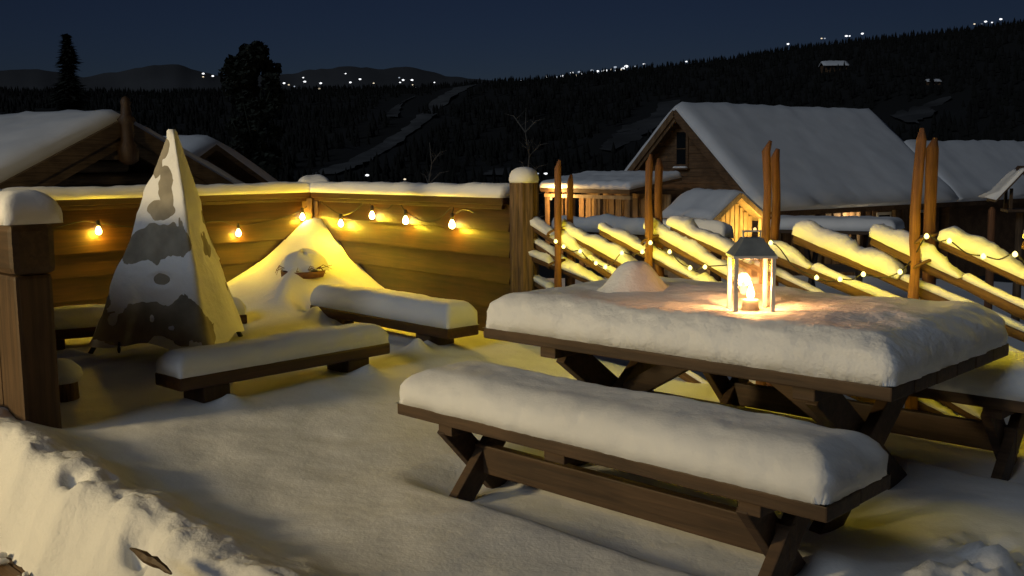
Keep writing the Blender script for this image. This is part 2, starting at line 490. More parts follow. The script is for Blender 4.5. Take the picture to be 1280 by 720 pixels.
def snow_z(x, y):
    s, n = to_sn((x, y))
    z = .165 + .085 * sstep(-3.4, -5.2, s) if s < -3.4 else .165
    z += fbm(x * .7, y * .7, 1) * .035 + fbm(x * 2.5, y * 2.5, 4) * .008
    # shovelled bank along the cleared strip
    wob = fbm(s * 1.6, 3, 2) * .05 + fbm(s * 6, 1, 7) * .022
    c = 1.475 + wob
    z += .125 * math.exp(-((n - c - .1) / (.2 if n > c + .1 else .4)) ** 2)
    if abs(n - c) < .45:
        wn_ = (1 - sstep(.12, .42, n - c)) * sstep(-.30, -.12, n - c)
        z += wn_ * (fbm(x * 5, y * 5, 9) * .03 + (.25 - abs(fbm(x * 8, y * 8, 5))) * .02 + fbm(x * 21, y * 21, 3) * .006)
    if n < c + .05:
        t = sstep(c - .17, c + .06, n)
        z = z * t ** .8 - .02 * (1 - t)
        z -= .06 * sstep(c - .13, c - .22, n)
    # trampled corner right of the front bench
    tr = sstep(-1.5, -1.15, s) * (1 - sstep(3.3, 4.0, n))
    if tr > 0:
        z += tr * (fbm(x * 3.6, y * 3.6, 6) * .08 + abs(fbm(x * 7, y * 7, 8)) * .08 + fbm(x * 17, y * 17, 2) * .02 - .035)
    # wind-sheltered hollows under the seats and the table
    for cs, cn, L, W, dep in HOLLOW:
        fx, fy = abs(s - cs) / L, abs(n - cn) / W
        z -= dep * (1 - sstep(.75, 1.15, fx)) * (1 - sstep(.6, 1.3, fy))
    for dx, dy, h, r in DRIFT:
        d = math.hypot(x - dx, y - dy)
        if d < r * 3: z += h * math.exp(-(d / r) ** 1.4)
    hp_ = heap(x, y)
    if hp_ > .01:
        e = BB1 - BB0; f = min(1, max(0, ((x - BB0.x) * e.x + (y - BB0.y) * e.y) / e.length_squared))
        hp_ *= .12 + .88 * sstep(.12, .34, math.hypot(x - BB0.x - e.x * f, y - BB0.y - e.y * f))
    z += hp_ + .232 * math.exp(-(math.hypot(x - POT.x - .07, (y - POT.y + .17)) / .25) ** 2)
    z -= .6 * sstep(5.12, 5.5, n) * sstep(-5.4, -5.0, s)
    return z
HOLLOW = [(-2.29, 2.85, .95, .2, .06), (-2.36, 3.77, .9, .5, .05), (-2.17, 4.59, .95, .2, .05)]
# footing drifts: bench legs (world xy)
A0, A1 = at_z(225, 473.75, .42), at_z(488, 428, .42)
B0, B1 = at_z(387, 381, .42), at_z(559.4, 411.6, .42)
D1, D0 = at_z(309, 393, .42), at_z(75, 412, .42)
for p, q in ((A0, A1), (B0, B1)):
    for f in (.2, .86):
        c = p.lerp(q, f); DRIFT.append((c.x + .02, c.y - .05, .07, .075))

for hx, hy, hh, hr in ((90, 635, -.13, .035), (97, 641, -.1, .03), (178, 692, -.13, .04), (190, 702, -.12, .035), (168, 688, -.1, .03)):
    c = at_z(hx, hy, .17); DRIFT.append((c.x, c.y, hh, hr))
nB = Vector((-(B1 - B0).y, (B1 - B0).x, 0)).normalized() * .13; BB0, BB1 = B0 + nB, B1 + nB
DRIFT.append((-2.87, 6.45, .06, .1)); DRIFT.append((-.62, 6.5, .1, .06)); DRIFT.append((-1.45, 7.42, .1, .07))
mb = MB(); nvals = [1.0 + .012 * i for i in range(75)] + [1.9 + i * .0333 for i in range(115)]
ns = 400; s0, s1 = -9.2, 2.6
for n in nvals:
    for i in range(ns):
        p = SN(s0 + (s1 - s0) * i / (ns - 1), n); mb.v.append((p.x, p.y, snow_z(p.x, p.y)))
for j in range(len(nvals) - 1):
    for i in range(ns - 1):
        q = j * ns + i; mb.f.append((q, q + 1, q + ns + 1, q + ns)); mb.m.append(1 if nvals[j] < 1.75 else 0)
structure(mb.build('snow_cover', [M['snow'], M['snow_rough']], smooth=True))
# loose lumps of snow on the cleared boards
for i in range(16):
    s = random.uniform(-4.3, -3.5); n = random.uniform(1.15, 1.31)
    p = SN(s, n); r = random.uniform(.008, .02)
    m = MB()
    def lum(a, b):
        th, ph = a * 2 * math.pi, b * math.pi; q = r * (1 + .35 * mnoise.noise(Vector((math.cos(th) * 2, math.sin(th) * 2, ph + i))))
        return q * 1.4 * math.sin(ph) * math.cos(th), q * math.sin(ph) * math.sin(th), -q * .75 * math.cos(ph)
    m.grid(9, 6, lum)
    tag(m.build('snow_lump', M['snow'], None, (p.x, p.y, r * .6 + max(-.01, snow_z(p.x, p.y))), (0, 0, random.random() * 3), True),
        'small loose lump of snow on the cleared deck boards', 'snow lump', 'loose lumps on the cleared boards')

for (ax, ay, bx_, by_, lab) in ((78, 628, 104, 646, 'short dark splinter of wood poking out of the shovelled bank'), (163, 686, 214, 716, 'long dark splinter of wood poking out of the shovelled bank')):
    p, q = at_z(ax, ay, .2), at_z(bx_, by_, .2)
    for _ in range(6):
        p, q = at_z(ax, ay, snow_z(p.x, p.y) + .014), at_z(bx_, by_, snow_z(q.x, q.y) + .014)
    m = MB(); n = 9; L = (q - p).length
    for j in range(n):
        f = j / (n - 1); w = .017 * math.sin(math.pi * (.08 + .84 * f)) * random.uniform(.8, 1.2)
        c = p.lerp(q, f); c.z += random.uniform(-.004, .006)
        for k in range(6):
            a = 2 * math.pi * k / 6; m.v.append((c.x + w * math.cos(a) * .6 - p.x, c.y - p.y + w * .5 * math.cos(a), c.z - p.z + w * math.sin(a)))
    for j in range(n - 1):
        for k in range(6): m.f.append((j * 6 + k, j * 6 + (k + 1) % 6, j * 6 + 6 + (k + 1) % 6, j * 6 + 6 + k)); m.m.append(0)
    m.f += [tuple(range(6)), tuple((n - 1) * 6 + k for k in range(6))]; m.m += [0, 0]
    tag(m.build('wood_splinter', M['old'], None, p), lab, 'wood splinter')
# ------------------------------------------------------------------ plank fences
def plank_fence(name, label, origin, ang, side, L, rows=6):
    t = thing(name, label, 'fence', origin, ang)
    hb = .185
    prof = [(0, hb), (.010, hb), (.044, .010), (.044, .002), (0, .002)]
    for k in range(rows):
        m = MB(); j = random.uniform(-.004, .004)
        vs = [(x, side * y, z) for x in (0.02, L) for y, z in prof]
        n5 = 5
        fs = [tuple(range(n5)), tuple(reversed(range(n5, 2 * n5)))] + [(i, n5 + i, n5 + (i + 1) % n5, (i + 1) % n5) for i in range(n5)]
        if side < 0: fs = [tuple(reversed(f)) for f in fs]
        fs = [tuple(reversed(f)) for f in fs]
        m.add(vs, fs); m.build('board', M['fence'], t, (0, side * j, 1.204 - (k + 1) * hb))
    MB().box((L / 2, side * .012, 1.231), (L - .02, .15, .05)).build('top_rail', M['fence'], t, bevel=.006)
    MB().box((L / 2, side * .05, 1.19), (L - .1, .03, .03)).build('moulding', M['fence'], t, bevel=.004)
    for i in range(int(L // 1.4) + 1):
        MB().box((0, 0, .55), (.09, .09, 1.34)).build('post', M['fence_z'], t, (.08 + i * 1.4, -side * .06, 0), bevel=.006)
    return t
LR = (POST - COR).length - .12
plank_fence('plank_fence', 'brown board fence panel between the corner heap and the round bark post', COR, AR, -1, LR)
plank_fence('plank_fence', 'brown board fence panel running behind the snowy pyramid cover', COR, AL, 1, 5.4)
m = MB(); m.box((0, 0, .62), (.05, .05, 1.16)); m.box((.055, .012, .62), (.045, .035, 1.16)); m.box((-.05, .015, .62), (.045, .035, 1.16))
cp = COR - Vector((.02, .12, 0))
tag(m.build('corner_post', M['fence_z'], None, cp, (0, 0, -.05), bevel=.004), 'narrow corner trim boards where the two plank fences meet', 'corner post')
for d, L, lab, side, ang in ((DR, LR, 'long rounded strip of snow on the fence panel beside the bark post', -1, AR), (DL, 5.4, 'long rounded strip of snow on the fence panel behind the pyramid cover', 1, AL)):
    nrm = Vector((-math.sin(ang), math.cos(ang), 0))
    c = COR + d * (L / 2 + .02) + nrm * side * .012
    tag(snow_mesh(L - .06, .19, .095, .075, .03, L, .018, .008).build('fence_snow', M['snow'], None, c + Vector((0, 0, 1.256)), (0, 0, ang), True), lab, 'snow')
tag(snow_mesh(.28, .24, .11, .11, .02, 3, .02, .01).build('fence_snow', M['snow'], None, COR + Vector((0, 0, 1.30)), (0, 0, .3), True), 'small hump of snow on top of the fence corner', 'snow')
# bark post
t = thing('bark_post', 'thick round bark-covered post between plank fence and pole fence', 'post', POST)
m = MB(); n = 26; prof = []
for j in range(16):
    z = -.2 + 1.56 * j / 15
    for k in range(n):
        a = 2 * math.pi * k / n
        r = .098 + .014 * mnoise.noise(Vector((math.cos(a) * 5, math.sin(a) * 5, z * 1.3))) + .006 * math.sin(k * 2.4)
        m.v.append((r * math.cos(a), r * math.sin(a), z))
for j in range(15):
    for k in range(n): m.f.append((j * n + k, j * n + (k + 1) % n, (j + 1) * n + (k + 1) % n, (j + 1) * n + k)); m.m.append(0)
m.f.append(tuple(15 * n + k for k in range(n))); m.m.append(0)
m.build('trunk', M['bark'], t)
m = MB().lathe([(.098, 0), (.104, .02), (.1, .05), (.085, .08), (.055, .1), (.02, .108)], n=20)
tag(m.build('post_snow', M['snow'], None, POST + Vector((0, 0, 1.36)), None, True), 'round snow cap on the thick bark post', 'snow')

# left wall end
WL = at_y(41, 300, 4.6); WL = Vector((WL.x, WL.y, 0))
t = thing('wall_end', 'heavy brown timber wall end with a snow cap beside the shovelled bank', 'timber wall', WL, TA + math.pi)
MB().box((1.4, 0, 1.125), (2.82, .20, .235)).build('beam', M['old'], t, bevel=.035)
for i in range(10):
    MB().box((0, 0, 0), (.27, .17, 1.02)).build('plank', M['old_z'], t, (.15 + i * .275, 0, .495), bevel=.02)
tag(snow_mesh(2.88, .26, .15, .12, .02, 5, .02, .012).build('wall_snow', M['snow'], None, WL - U * 1.4 + Vector((0, 0, 1.24)), (0, 0, TA), True),
    'thick pillow of snow on the heavy timber wall end', 'snow')

# ------------------------------------------------------------------ pole fence (skigard)
sk = thing('pole_fence', 'rustic pole fence of slanting snow-covered rails tied between upright pairs', 'fence', POST, AS)
def sk_local(p): d = p - POST; return Vector((d.dot(U), d.dot(V), d.z))
NS = Vector((-math.sin(AS), math.cos(AS), 0))
POLES = [(697, 200, -.055, .026), (713, 218, .075, .026), (812, 193, -.055, .028), (824, 198, .075, .03), (958, 176, -.055, .027), (969, 186, .075, .03), (1152, 160, -.055, .029), (1166, 172, .08, .033), (1390, 150, -.055, .03), (1402, 160, .075, .03)]
for i, (px, py, off, r) in enumerate(POLES):
    top = sk_local(on_line(px, py, POST, AS, off)); foot = Vector((top.x + random.uniform(-.03, .03), off, -.3))
    if i == 6: foot.x = top.x - .02
    pts = []; rr = []
    bend = random.uniform(-.02, .02)
    for j in range(15):
        f = j / 14; pts.append(foot.lerp(top, f) + Vector((random.uniform(-.005, .005) + bend * math.sin(f * 5), random.uniform(-.004, .004), 0)))
        rr.append(r * (1.06 - .2 * f) * (1 if j < 14 else .4) * random.uniform(.86, 1.14))
    pts[13] = foot.lerp(top, .97); rr[13] = r * .85; pts[14] += Vector((r * .4, 0, 0))
    MB().tube(pts, rr, 9, jit=.14).build('pole', M['pole'], sk, smooth=True)
# (start px, second px on the wood axis, snow height, snow width, snow from/to along the visible run, depth offset)
RAILS = [((666, 283), (764, 344), .085, .085, 0, .62, .0), ((666, 303), (720, 338), .05, .06, 0, .5, .03), ((667, 322), (750, 357), .06, .07, 0, .9, -.01), ((668, 352), (700, 372), .05, .06, 0, .6, .02),
         ((702, 288), (805, 345), .10, .085, 0, .8, .03), ((757, 291), (880, 357), .07, .075, 0, 1, -.005), ((815, 292), (912, 347), .085, .075, 0, 1, .035), ((846, 287), (1025, 372), .11, .10, 0, .5, .06),
         ((958, 316), (1085, 370), .10, .085, 0, .35, .0), ((1001, 299), (1185, 378), .115, .105, 0, .62, .03), ((1098, 303), (1280, 390), .105, .095, 0, .5, .0), ((1184, 307), (1280, 351), .10, .10, 0, .9, .035),
         ((1290, 305), (1400, 352), .10, .10, 0, .8, .0)]
for i, (a, b, sh, sw, f0, f1, off) in enumerate(RAILS):
    P, Q = sk_local(on_line(a[0], a[1], POST, AS, off)), sk_local(on_line(b[0], b[1], POST, AS, off))
    d = (Q - P).normalized(); vis = (Q - P).length
    P = P - d * .03; L = min(2.6, (P.z + .2) / max(.1, -d.z)); r = .031 if i > 7 else .027
    R = axes(d)
    sh *= .74 if i < 8 else .84; sw *= .9
    pts = [(L * j / 10, random.uniform(-.006, .006), random.uniform(-.006, .006)) for j in range(11)]
    ro = MB().tube(pts, [r * random.uniform(.92, 1.1) for _ in pts], 9, jit=.08).build('rail', M['rail'], sk, P, R, True)
    sl = L * .96 if f1 >= .99 else vis * (f1 - f0) + .1
    sm = snow_mesh(sl, sw, sh, min(.055, sw * .6), .011, i * 3.1, .03, .016, dip=lambda x, y, sl=sl: -.5 * sh * sstep(.05, .5, x / sl) + fbm(x * 7, y * 5, i) * .018 + (abs(fbm(x * 24, y * 20, i)) - .2) * .012 - .05 * max(0, fbm(x * 4, 7, i * 2.3) - .25))
    sm.build('rail_snow', M['snow_rough'], ro, (sl / 2 - .01, 0, r * .55), None, True)
    if sl < L * .8:
        rem = L - sl
        snow_mesh(rem * .94, sw * .6, .03, .03, .02, i * 1.7, .02, .004).build('rail_snow', M['snow_rough'], ro, (sl + rem * .47, 0, r * .65), None, True)
for px, py in ((697, 290), (697, 330), (815, 300), (963, 320), (1157, 330), (1157, 300)):
    c = sk_local(on_line(px, py, POST, AS, 0))
    m = MB(); k = 14
    m.tube([(c.x + .05 * math.cos(2 * math.pi * j / k), .01 + .095 * math.sin(2 * math.pi * j / k), c.z + .03 * math.cos(2 * math.pi * j / k)) for j in range(k + 1)], .009, 5)
    m.build('withy_tie', M['rail'], sk, smooth=True)
# horizontal snowy rail beyond the pole fence
hp, hq = at_y(705, 288, 8.3), at_y(912, 291, 7.1)
hr = thing('log_rail', 'level snow-covered log on short posts beyond the pole fence', 'log rail', (hp.x, hp.y, 0), math.atan2(hq.y - hp.y, hq.x - hp.x))
hl = (hq - hp).length; hz = hp.z - .02
MB().tube([(-.1, 0, hz), (hl * .5, 0, hz - .01), (hl, 0, hz - .01)], .045, 9, jit=.06).build('log', M['rail'], hr, smooth=True)
snow_mesh(hl + .08, .13, .12, .07, .02, 4, .03, .012).build('log_snow', M['snow_rough'], hr, (hl / 2 - .05, 0, hz + .025), None, True)
for f in (.04, .5, .93): MB().tube([(hl * f, 0, -.55), (hl * f, 0, hz)], .04, 8).build('post', M['rail'], hr, smooth=True)
# ------------------------------------------------------------------ picnic table and its benches
def trestle(t, x, W, H, w, th, z0):
    """two crossing planks in the plane x = const, each its own leg"""
    for sgn, dx in ((1, -th * .55), (-1, th * .55)):
        a = (x + dx, sgn * W * .5, z0); b = (x + dx, -sgn * W * .36, H)
        MB().bar(a, b, th, w).build('leg', M['dark'], t, bevel=.006)
def board_set(t, name, L, W, n, z, th, mat, gap=.006):
    w = W / n; me = MB().box((0, 0, 0), (L, w - gap, th)).mesh(name, mat, bevel=.006)
    for i in range(n): link(name, me, t, (random.uniform(-.004, .004), -W / 2 + (i + .5) * w, z))
tx, ty, tL, tW = .949, 4.3445, 1.94, 1.115
TT = Vector((tx, ty, 0))
t = thing('picnic_table', 'large dark brown picnic table under a thick slab of snow', 'table', TT, TA)
board_set(t, 'top_plank', tL, tW, 6, .71, .05, M['dark'])
for x in (-.62, .62):
    MB().box((x, 0, .655), (.09, tW * .9, .055)).build('batten', M['dark'], t, bevel=.005)
    trestle(t, x, .98, .64, .13, .05, .02)
MB().box((0, 0, .36), (1.34, .05, .12)).build('stretcher', M['dark'], t, bevel=.006)
for sg in (-1, 1): MB().bar((sg * .60, 0, .37), (sg * .12, 0, .66), .05, .09).build('brace', M['dark'], t, bevel=.005)
lan = at_z(938, 384, .895); lan_l = Matrix.Rotation(-TA, 4, 'Z') @ (lan - TT)
def dip(x, y):
    d = math.hypot(x - lan_l.x, y - lan_l.y)
    return -.03 * math.exp(-(d / .17) ** 2) + .006 * fbm(x * 30, y * 30, 2) * math.exp(-(d / .5) ** 2)
tag(snow_mesh(tL - .01, tW - .01, .165, .13, .012, 1.3, .016, .018, dip).build('table_snow', M['snow_crisp'], None, TT + Vector((0, 0, .735)), (0, 0, TA), True),
    'deep rounded slab of snow covering the picnic table top', 'snow')
md = at_z(793, 366, .88)
m = MB()
def dome(a, b):
    th, f = a * 2 * math.pi, b
    r = .3 * (1 - f) + .0; z = .15 * (math.exp(-(r / .135) ** 3.0))
    r *= 1 + .1 * math.sin(th * 2 + .6) + .06 * fbm(math.cos(th) * 2, math.sin(th) * 2, 3)
    return r * math.cos(th), r * math.sin(th) * .9, z + .006 * fbm(r * math.cos(th) * 14, r * math.sin(th) * 14, 6) - .02
m.grid(40, 18, dome)
tag(m.build('snow_mound', M['snow_crisp'], None, (md.x, md.y, .9), (0, 0, .4), True), 'small rounded mound of snow on the table beside the lantern', 'snow')

def picnic_bench(label, c, L=1.94, W=.44):
    t = thing('bench', label, 'bench', c, TA)
    board_set(t, 'seat_plank', L, W, 2, .445, .05, M['dark'])
    for x in (-.70, .70):
        MB().box((x, 0, .395), (.08, W * .86, .045)).build('batten', M['dark'], t, bevel=.004)
        trestle(t, x, .44, .41, .10, .045, .0)
    MB().box((-.12, 0, .395), (.1, W * .8, .045)).build('batten', M['dark'], t, bevel=.004)
    MB().box((0, 0, .245), (1.5, .045, .12)).build('stretcher', M['dark'], t, bevel=.006)
    return t
fb = Vector((.3553, 3.6349, .025)); bb = SN(-2.17, 4.59, .02)
picnic_bench('dark brown trestle bench on the open side of the picnic table', fb)
picnic_bench('dark brown trestle bench between the picnic table and the pole fence', bb)
tag(snow_mesh(1.93, .435, .145, .135, .012, 7.7, .012, .016).build('bench_snow', M['snow'], None, fb + Vector((0, 0, .47)), (0, 0, TA), True), 'smooth rounded snow on the trestle bench on the open side of the table', 'snow')
tag(snow_mesh(1.93, .435, .145, .135, .02, 9.1, .012, .016).build('bench_snow', M['snow'], None, bb + Vector((0, 0, .47)), (0, 0, TA), True), 'rounded snow on the trestle bench beside the pole fence', 'snow')

# ------------------------------------------------------------------ low plank benches of the lounge
def low_bench(P, Q, side, label, slabel, W=.25, H=.13, z=.42, legs=(.16, .84), seed=1.0):
    P, Q = Vector((P.x, P.y, 0)), Vector((Q.x, Q.y, 0)); d = (Q - P); L = d.length; a = math.atan2(d.y, d.x)
    nrm = Vector((-math.sin(a), math.cos(a), 0)) * side
    c = (P + Q) / 2 + nrm * W / 2
    t = thing('low_bench', label, 'bench', c, a)
    MB().box((0, 0, z - .035), (L, W, .07)).build('seat', M['fence'], t, bevel=.012)
    for f in legs: MB().box(((f - .5) * L, 0, z / 2 - .035), (.16, W * .8, z - .07)).build('leg', M['dark_z'], t, bevel=.012)
    tag(snow_mesh(L - .01, W, H, .085, .014, seed, .01, .012, crown=.06).build('bench_snow', M['snow'], None, c + Vector((0, 0, z)), (0, 0, a), True), slabel, 'snow')
low_bench(A0, A1, 1, 'low plank bench standing in open snow before the pyramid cover', 'rounded snow on the low bench before the pyramid cover', .27, .11, seed=2.2)
low_bench(B0, B1, 1, 'low plank bench with block legs along the fence by the bark post', 'thick snow on the low bench along the fence by the bark post', .27, .155, legs=(.1, .82), seed=3.7)
low_bench(D0 + (D0 - D1) * .3, D1, 1, 'low plank bench half hidden behind the pyramid cover', 'snow on the low bench half hidden behind the pyramid cover', .27, .12, legs=(.2, .8), seed=5.1)
# dark stump with a snow cap by the wall end
sp = at_z(72, 470, .38)
m = MB(); m.lathe([(.1, 0), (.095, .1), (.09, .2), (.085, .22)], n=14)
tag(m.build('stump', M['bark'], None, (sp.x, sp.y + .02, .14), None, True), 'dark stump hollowed into the snow behind the timber wall end', 'stump')
tag(MB().lathe([(.10, 0), (.12, .03), (.11, .07), (.07, .11), (.02, .125)], n=16).build('stump_snow', M['snow'], None, (sp.x, sp.y + .02, .345), None, True), 'snow cap on the dark stump behind the timber wall end', 'snow')

# ------------------------------------------------------------------ pyramid cover over a tripod
TC = Vector((-2.19, 6.54, 0)); apex_h = 1.72; z_base = .37
t = thing('tripod_cover', 'tall pyramid canvas cover over a tripod, patched with clinging snow', 'cover', TC)
cors = [Vector(p) - TC for p in ((-2.78, 6.50, 0), (-1.86, 6.05, 0), (-1.89, 7.02, 0))]
def ring(a):
    """rounded-triangle radius in direction a (angle), unit size"""
    best = None; d = Vector((math.cos(a), math.sin(a), 0))
    for i in range(3):
        p, q = cors[i], cors[(i + 1) % 3]; e = q - p; den = d.x * e.y - d.y * e.x
        if abs(den) < 1e-9: continue
        tt = (p.x * e.y - p.y * e.x) / den; ss = (p.x * d.y - p.y * d.x) / den
        if tt > 0 and -1e-6 <= ss <= 1 + 1e-6: best = tt
    return best or .4
NA, NH = 150, 110
rings = [ring(2 * math.pi * k / NA) for k in range(NA)]
for _ in range(3): rings = [(rings[k - 1] + rings[k] * 2 + rings[(k + 1) % NA]) / 4 for k in range(NA)]
apx = Vector((.03, -.02, 0))
def cone(k, f, off):
    a = 2 * math.pi * k / NA; r = rings[k % NA]
    g = (1 - f); sag = 1 - .10 * math.sin(math.pi * f) * (1 if r < .5 else .35)
    rad = r * g * sag + .022 * math.sqrt(max(0, 1 - f ** 6)) + off
    z = z_base + (apex_h - z_base) * f + .03 * math.sin(a * 3 + 1) * g
    return TC + apx * f + Vector((math.cos(a) * rad, math.sin(a) * rad, z))
# bare canvas patches, in picture coordinates projected on the cloth
BARE = [(185, 400, 66, 30), (230, 405, 38, 36), (160, 418, 46, 18), (196, 302, 44, 26), (222, 305, 24, 20), (207, 232, 13, 34), (199, 262, 17, 16), (206, 185, 8, 18), (262, 280, 10, 38), (203, 350, 11, 8), (196, 205, 9, 26), (172, 318, 20, 10)]
KEEP = [(190, 398, 4, 7), (214, 410, 5, 4), (140, 402, 9, 12)]
mc, ms = MB(), MB()
for k in range(NA + 1):
    for j in range(NH + 1):
        f = j / NH; p = cone(k, f, 0)
        p += Vector((fbm(p.x * 5, p.y * 5, p.z * 4) * .008, fbm(p.x * 4, p.z * 4, 3) * .008, 0)); mc.v.append(tuple(p - TC))
        x, y = project(p); wv = fbm(p.x * 6, p.z * 6, p.y * 6) * .26 + fbm(p.x * 20, p.z * 20, 2) * .05
        bare = max([1.15 - math.hypot((x - a) / w, (y - b) / h) for a, b, w, h in BARE]) + .12
        keep = max([.9 - math.hypot((x - a) / w, (y - b) / h) for a, b, w, h in KEEP])
        vis = (p - EYE).y < (TC - EYE).y + .25
        sn = .5 - max(bare if vis else .2, -1) + wv
        if keep > 0: sn = max(sn, keep * .6)
        sn += .5 * sstep(.93, 1.0, f)
        thick = .024 * min(1, max(-.25, sn * 1.1))
        ms.v.append(tuple(cone(k, f, thick - .002) + Vector((0, 0, .012 * (f > .97))) - TC))
for mbx in (mc, ms):
    for k in range(NA):
        for j in range(NH):
            q = k * (NH + 1) + j; mbx.f.append((q, q + NH + 1, q + NH + 2, q + 1)); mbx.m.append(0)
mc.build('canvas', M['canvas'], t, smooth=True)
ms.build('clinging_snow', M['snow_rough'], t, smooth=True)
for c in cors:
    f = c * 1.16; MB().tube([(f.x, f.y, .1), (c.x * .78, c.y * .78, z_base + .1), (c.x * .3, c.y * .3, 1.2)], .016, 8).build('tripod_leg', M['black'], t, smooth=True)
mm = MB(); q = cone(int(NA * .55), 0, -.02) - TC
mm.tube([(q.x + .1, q.y - .06, z_base + .02), (q.x + .1, q.y - .07, z_base - .03), (q.x + .1, q.y - .07, z_base - .05)], [.006, .012, .006], 6).build('tie_cord', M['cable'], t)

# ------------------------------------------------------------------ pot buried in the corner heap
pp = POT
t = thing('flower_pot', 'terracotta pot rim with dry twigs buried in the corner snow heap', 'flower pot', (pp.x, pp.y, .315))
m = MB().lathe([(.10, 0), (.15, .28), (.175, .285), (.18, .335), (.155, .335), (.145, .29)], n=28); m.build('pot', M['terra'], t, smooth=True)
for i in range(12):
    a = random.uniform(-2.9, .2); r0 = .12
    pts = [(r0 * math.cos(a), r0 * math.sin(a), .34), (.2 * math.cos(a), .2 * math.sin(a), .36 + random.uniform(-.02, .03)), (random.uniform(.22, .27) * math.cos(a + .1), .25 * math.sin(a + .1), .335 + random.uniform(-.02, .05))]
    MB().tube(pts, [.004, .003, .0015], 5).build('twig', M['twig'], t)
m = MB()
def pd(a, b):
    th, ph = a * 2 * math.pi, b * math.pi / 2
    r = .19 * math.cos(ph) ** .9 * (1 + .07 * math.sin(th + .8) + .06 * math.sin(th * 5) * (1 - b) + .05 * fbm(math.cos(th) * 2, math.sin(th) * 2, 1)); z = .15 * math.sin(ph) * (1 + .12 * math.sin(th * 2)) + .02 * fbm(math.cos(th) * 1.5, math.sin(th) * 1.5, b * 2)
    if b < .12: z -= .018 * max(0, math.sin(th * 9))
    return r * math.cos(th), r * math.sin(th), z
m.grid(60, 20, pd)
tag(m.build('pot_snow', M['snow'], None, (pp.x - .01, pp.y + .05, .655), None, True), 'dome of snow sitting on the terracotta pot', 'snow')

# ------------------------------------------------------------------ lantern with candle
lz = .865; ls = .163
t = thing('lantern', 'steel candle lantern with pitched lid glowing on the snowy table', 'lantern', (lan.x, lan.y, lz), -.03)
h0, hb = .02, .235
MB().box((0, 0, .01), (ls, ls, .02)).build('base', M['steel'], t, bevel=.002)
for sx in (-1, 1):
    for sy in (-1, 1): MB().box((sx * (ls / 2 - .008), sy * (ls / 2 - .008), (h0 + hb) / 2), (.016, .016, hb - h0)).build('corner_post', M['steel'], t, bevel=.002)
MB().box((0, 0, hb + .006), (ls + .012, ls + .012, .012)).build('rim', M['steel'], t, bevel=.002)
m = MB(); b, u = ls / 2 + .004, .038
lid = [(-b, -b, 0), (b, -b, 0), (b, b, 0), (-b, b, 0), (-u * 1.2, -u * 1.2, .055), (u * 1.2, -u * 1.2, .055), (u * 1.2, u * 1.2, .055), (-u * 1.2, u * 1.2, .055), (-u, -u, .068), (u, -u, .068), (u, u, .068), (-u, u, .068)]
m.add(lid, [(3, 2, 1, 0), (8, 9, 10, 11)] + [(r * 4 + i, r * 4 + (i + 1) % 4, r * 4 + 4 + (i + 1) % 4, r * 4 + 4 + i) for r in range(2) for i in range(4)])
m.build('lid', M['roofmetal'], t, (0, 0, hb + .012), bevel=.003)
m = MB(); hz = hb + .075
m.bar((-.034, 0, hz), (-.034, 0, hz + .028), .012, .006); m.bar((.034, 0, hz), (.034, 0, hz + .028), .012, .006); m.bar((-.038, 0, hz + .03), (.038, 0, hz + .03), .02, .006)
m.build('handle', M['steel'], t)
for i in range(4):
    a = i * math.pi / 2; r = ls / 2 - .008
    MB().box((0, 0, 0), (ls - .034, .002, hb - h0 - .004)).build('glass_pane', M['glass'], t, (r * math.sin(a), -r * math.cos(a), (h0 + hb) / 2), (0, 0, a))
MB().lathe([(.034, .02), (.034, .06), (.028, .063)], n=18).build('candle', M['wax'], t, smooth=True)
MB().lathe([(.004, .064), (.014, .074), (.016, .085), (.011, .104), (.004, .126), (.001, .136)], n=12).build('flame', M['flame'], t, smooth=True)
lamp('candle_light', (0, 0, .125), 12, (1, .42, .13), .03, t)

# ------------------------------------------------------------------ string lights
def catmull(pts, k=6):
    out = []
    for i in range(len(pts) - 1):
        p0, p1, p2, p3 = pts[max(i - 1, 0)], pts[i], pts[i + 1], pts[min(i + 2, len(pts) - 1)]
        for j in range(k):
            t = j / k
            out.append(.5 * ((2 * p1) + (p2 - p0) * t + (2 * p0 - 5 * p1 + 4 * p2 - p3) * t * t + (3 * p1 - p0 - 3 * p2 + p3) * t ** 3))
    out.append(pts[-1]); return out
FB = [(123, 286, 'L'), (298, 289, 'L'), (378, 269, 'L'), (426, 277, 'R'), (465, 267, 'R'), (507, 273, 'R'), (565, 278, 'R')]
FC = [(50, 290, 'L'), (100, 277, 'L'), (123, 279, 'L'), (200, 286, 'L'), (270, 276, 'L'), (298, 282, 'L'), (350, 273, 'L'), (378, 262, 'L'), (392, 250, 'L'), (400, 252, 'R'), (426, 268, 'R'), (445, 262, 'R'), (458, 250, 'R'), (465, 258, 'R'), (482, 262, 'R'), (497, 252, 'R'), (507, 264, 'R'), (530, 277, 'R'), (550, 272, 'R'), (566, 258, 'R'), (566, 268, 'R'), (580, 262, 'R'), (593, 266, 'R')]
def fpt(x, y, s, off=.068): return on_line(x, y, COR, AL, off) if s == 'L' else on_line(x, y, COR, AR, -off)
t = thing('string_light', 'string of warm bulbs hung along the brown plank fence', 'string lights', COR)
MB().tube([p - COR for p in catmull([fpt(x, y, s, .055) for x, y, s in FC])], .004, 5).build('cable', M['cable'], t)
bm_b = MB().lathe([(.008, .022), (.012, .012), (.021, -.006), (.025, -.02), (.021, -.036), (.011, -.045), (.003, -.048)], n=14).mesh('bulb', M['bulb'], True)
bm_s = MB().lathe([(.006, .07), (.014, .066), (.016, .022), (.012, .02)], n=10).mesh('socket', M['cable'], True)
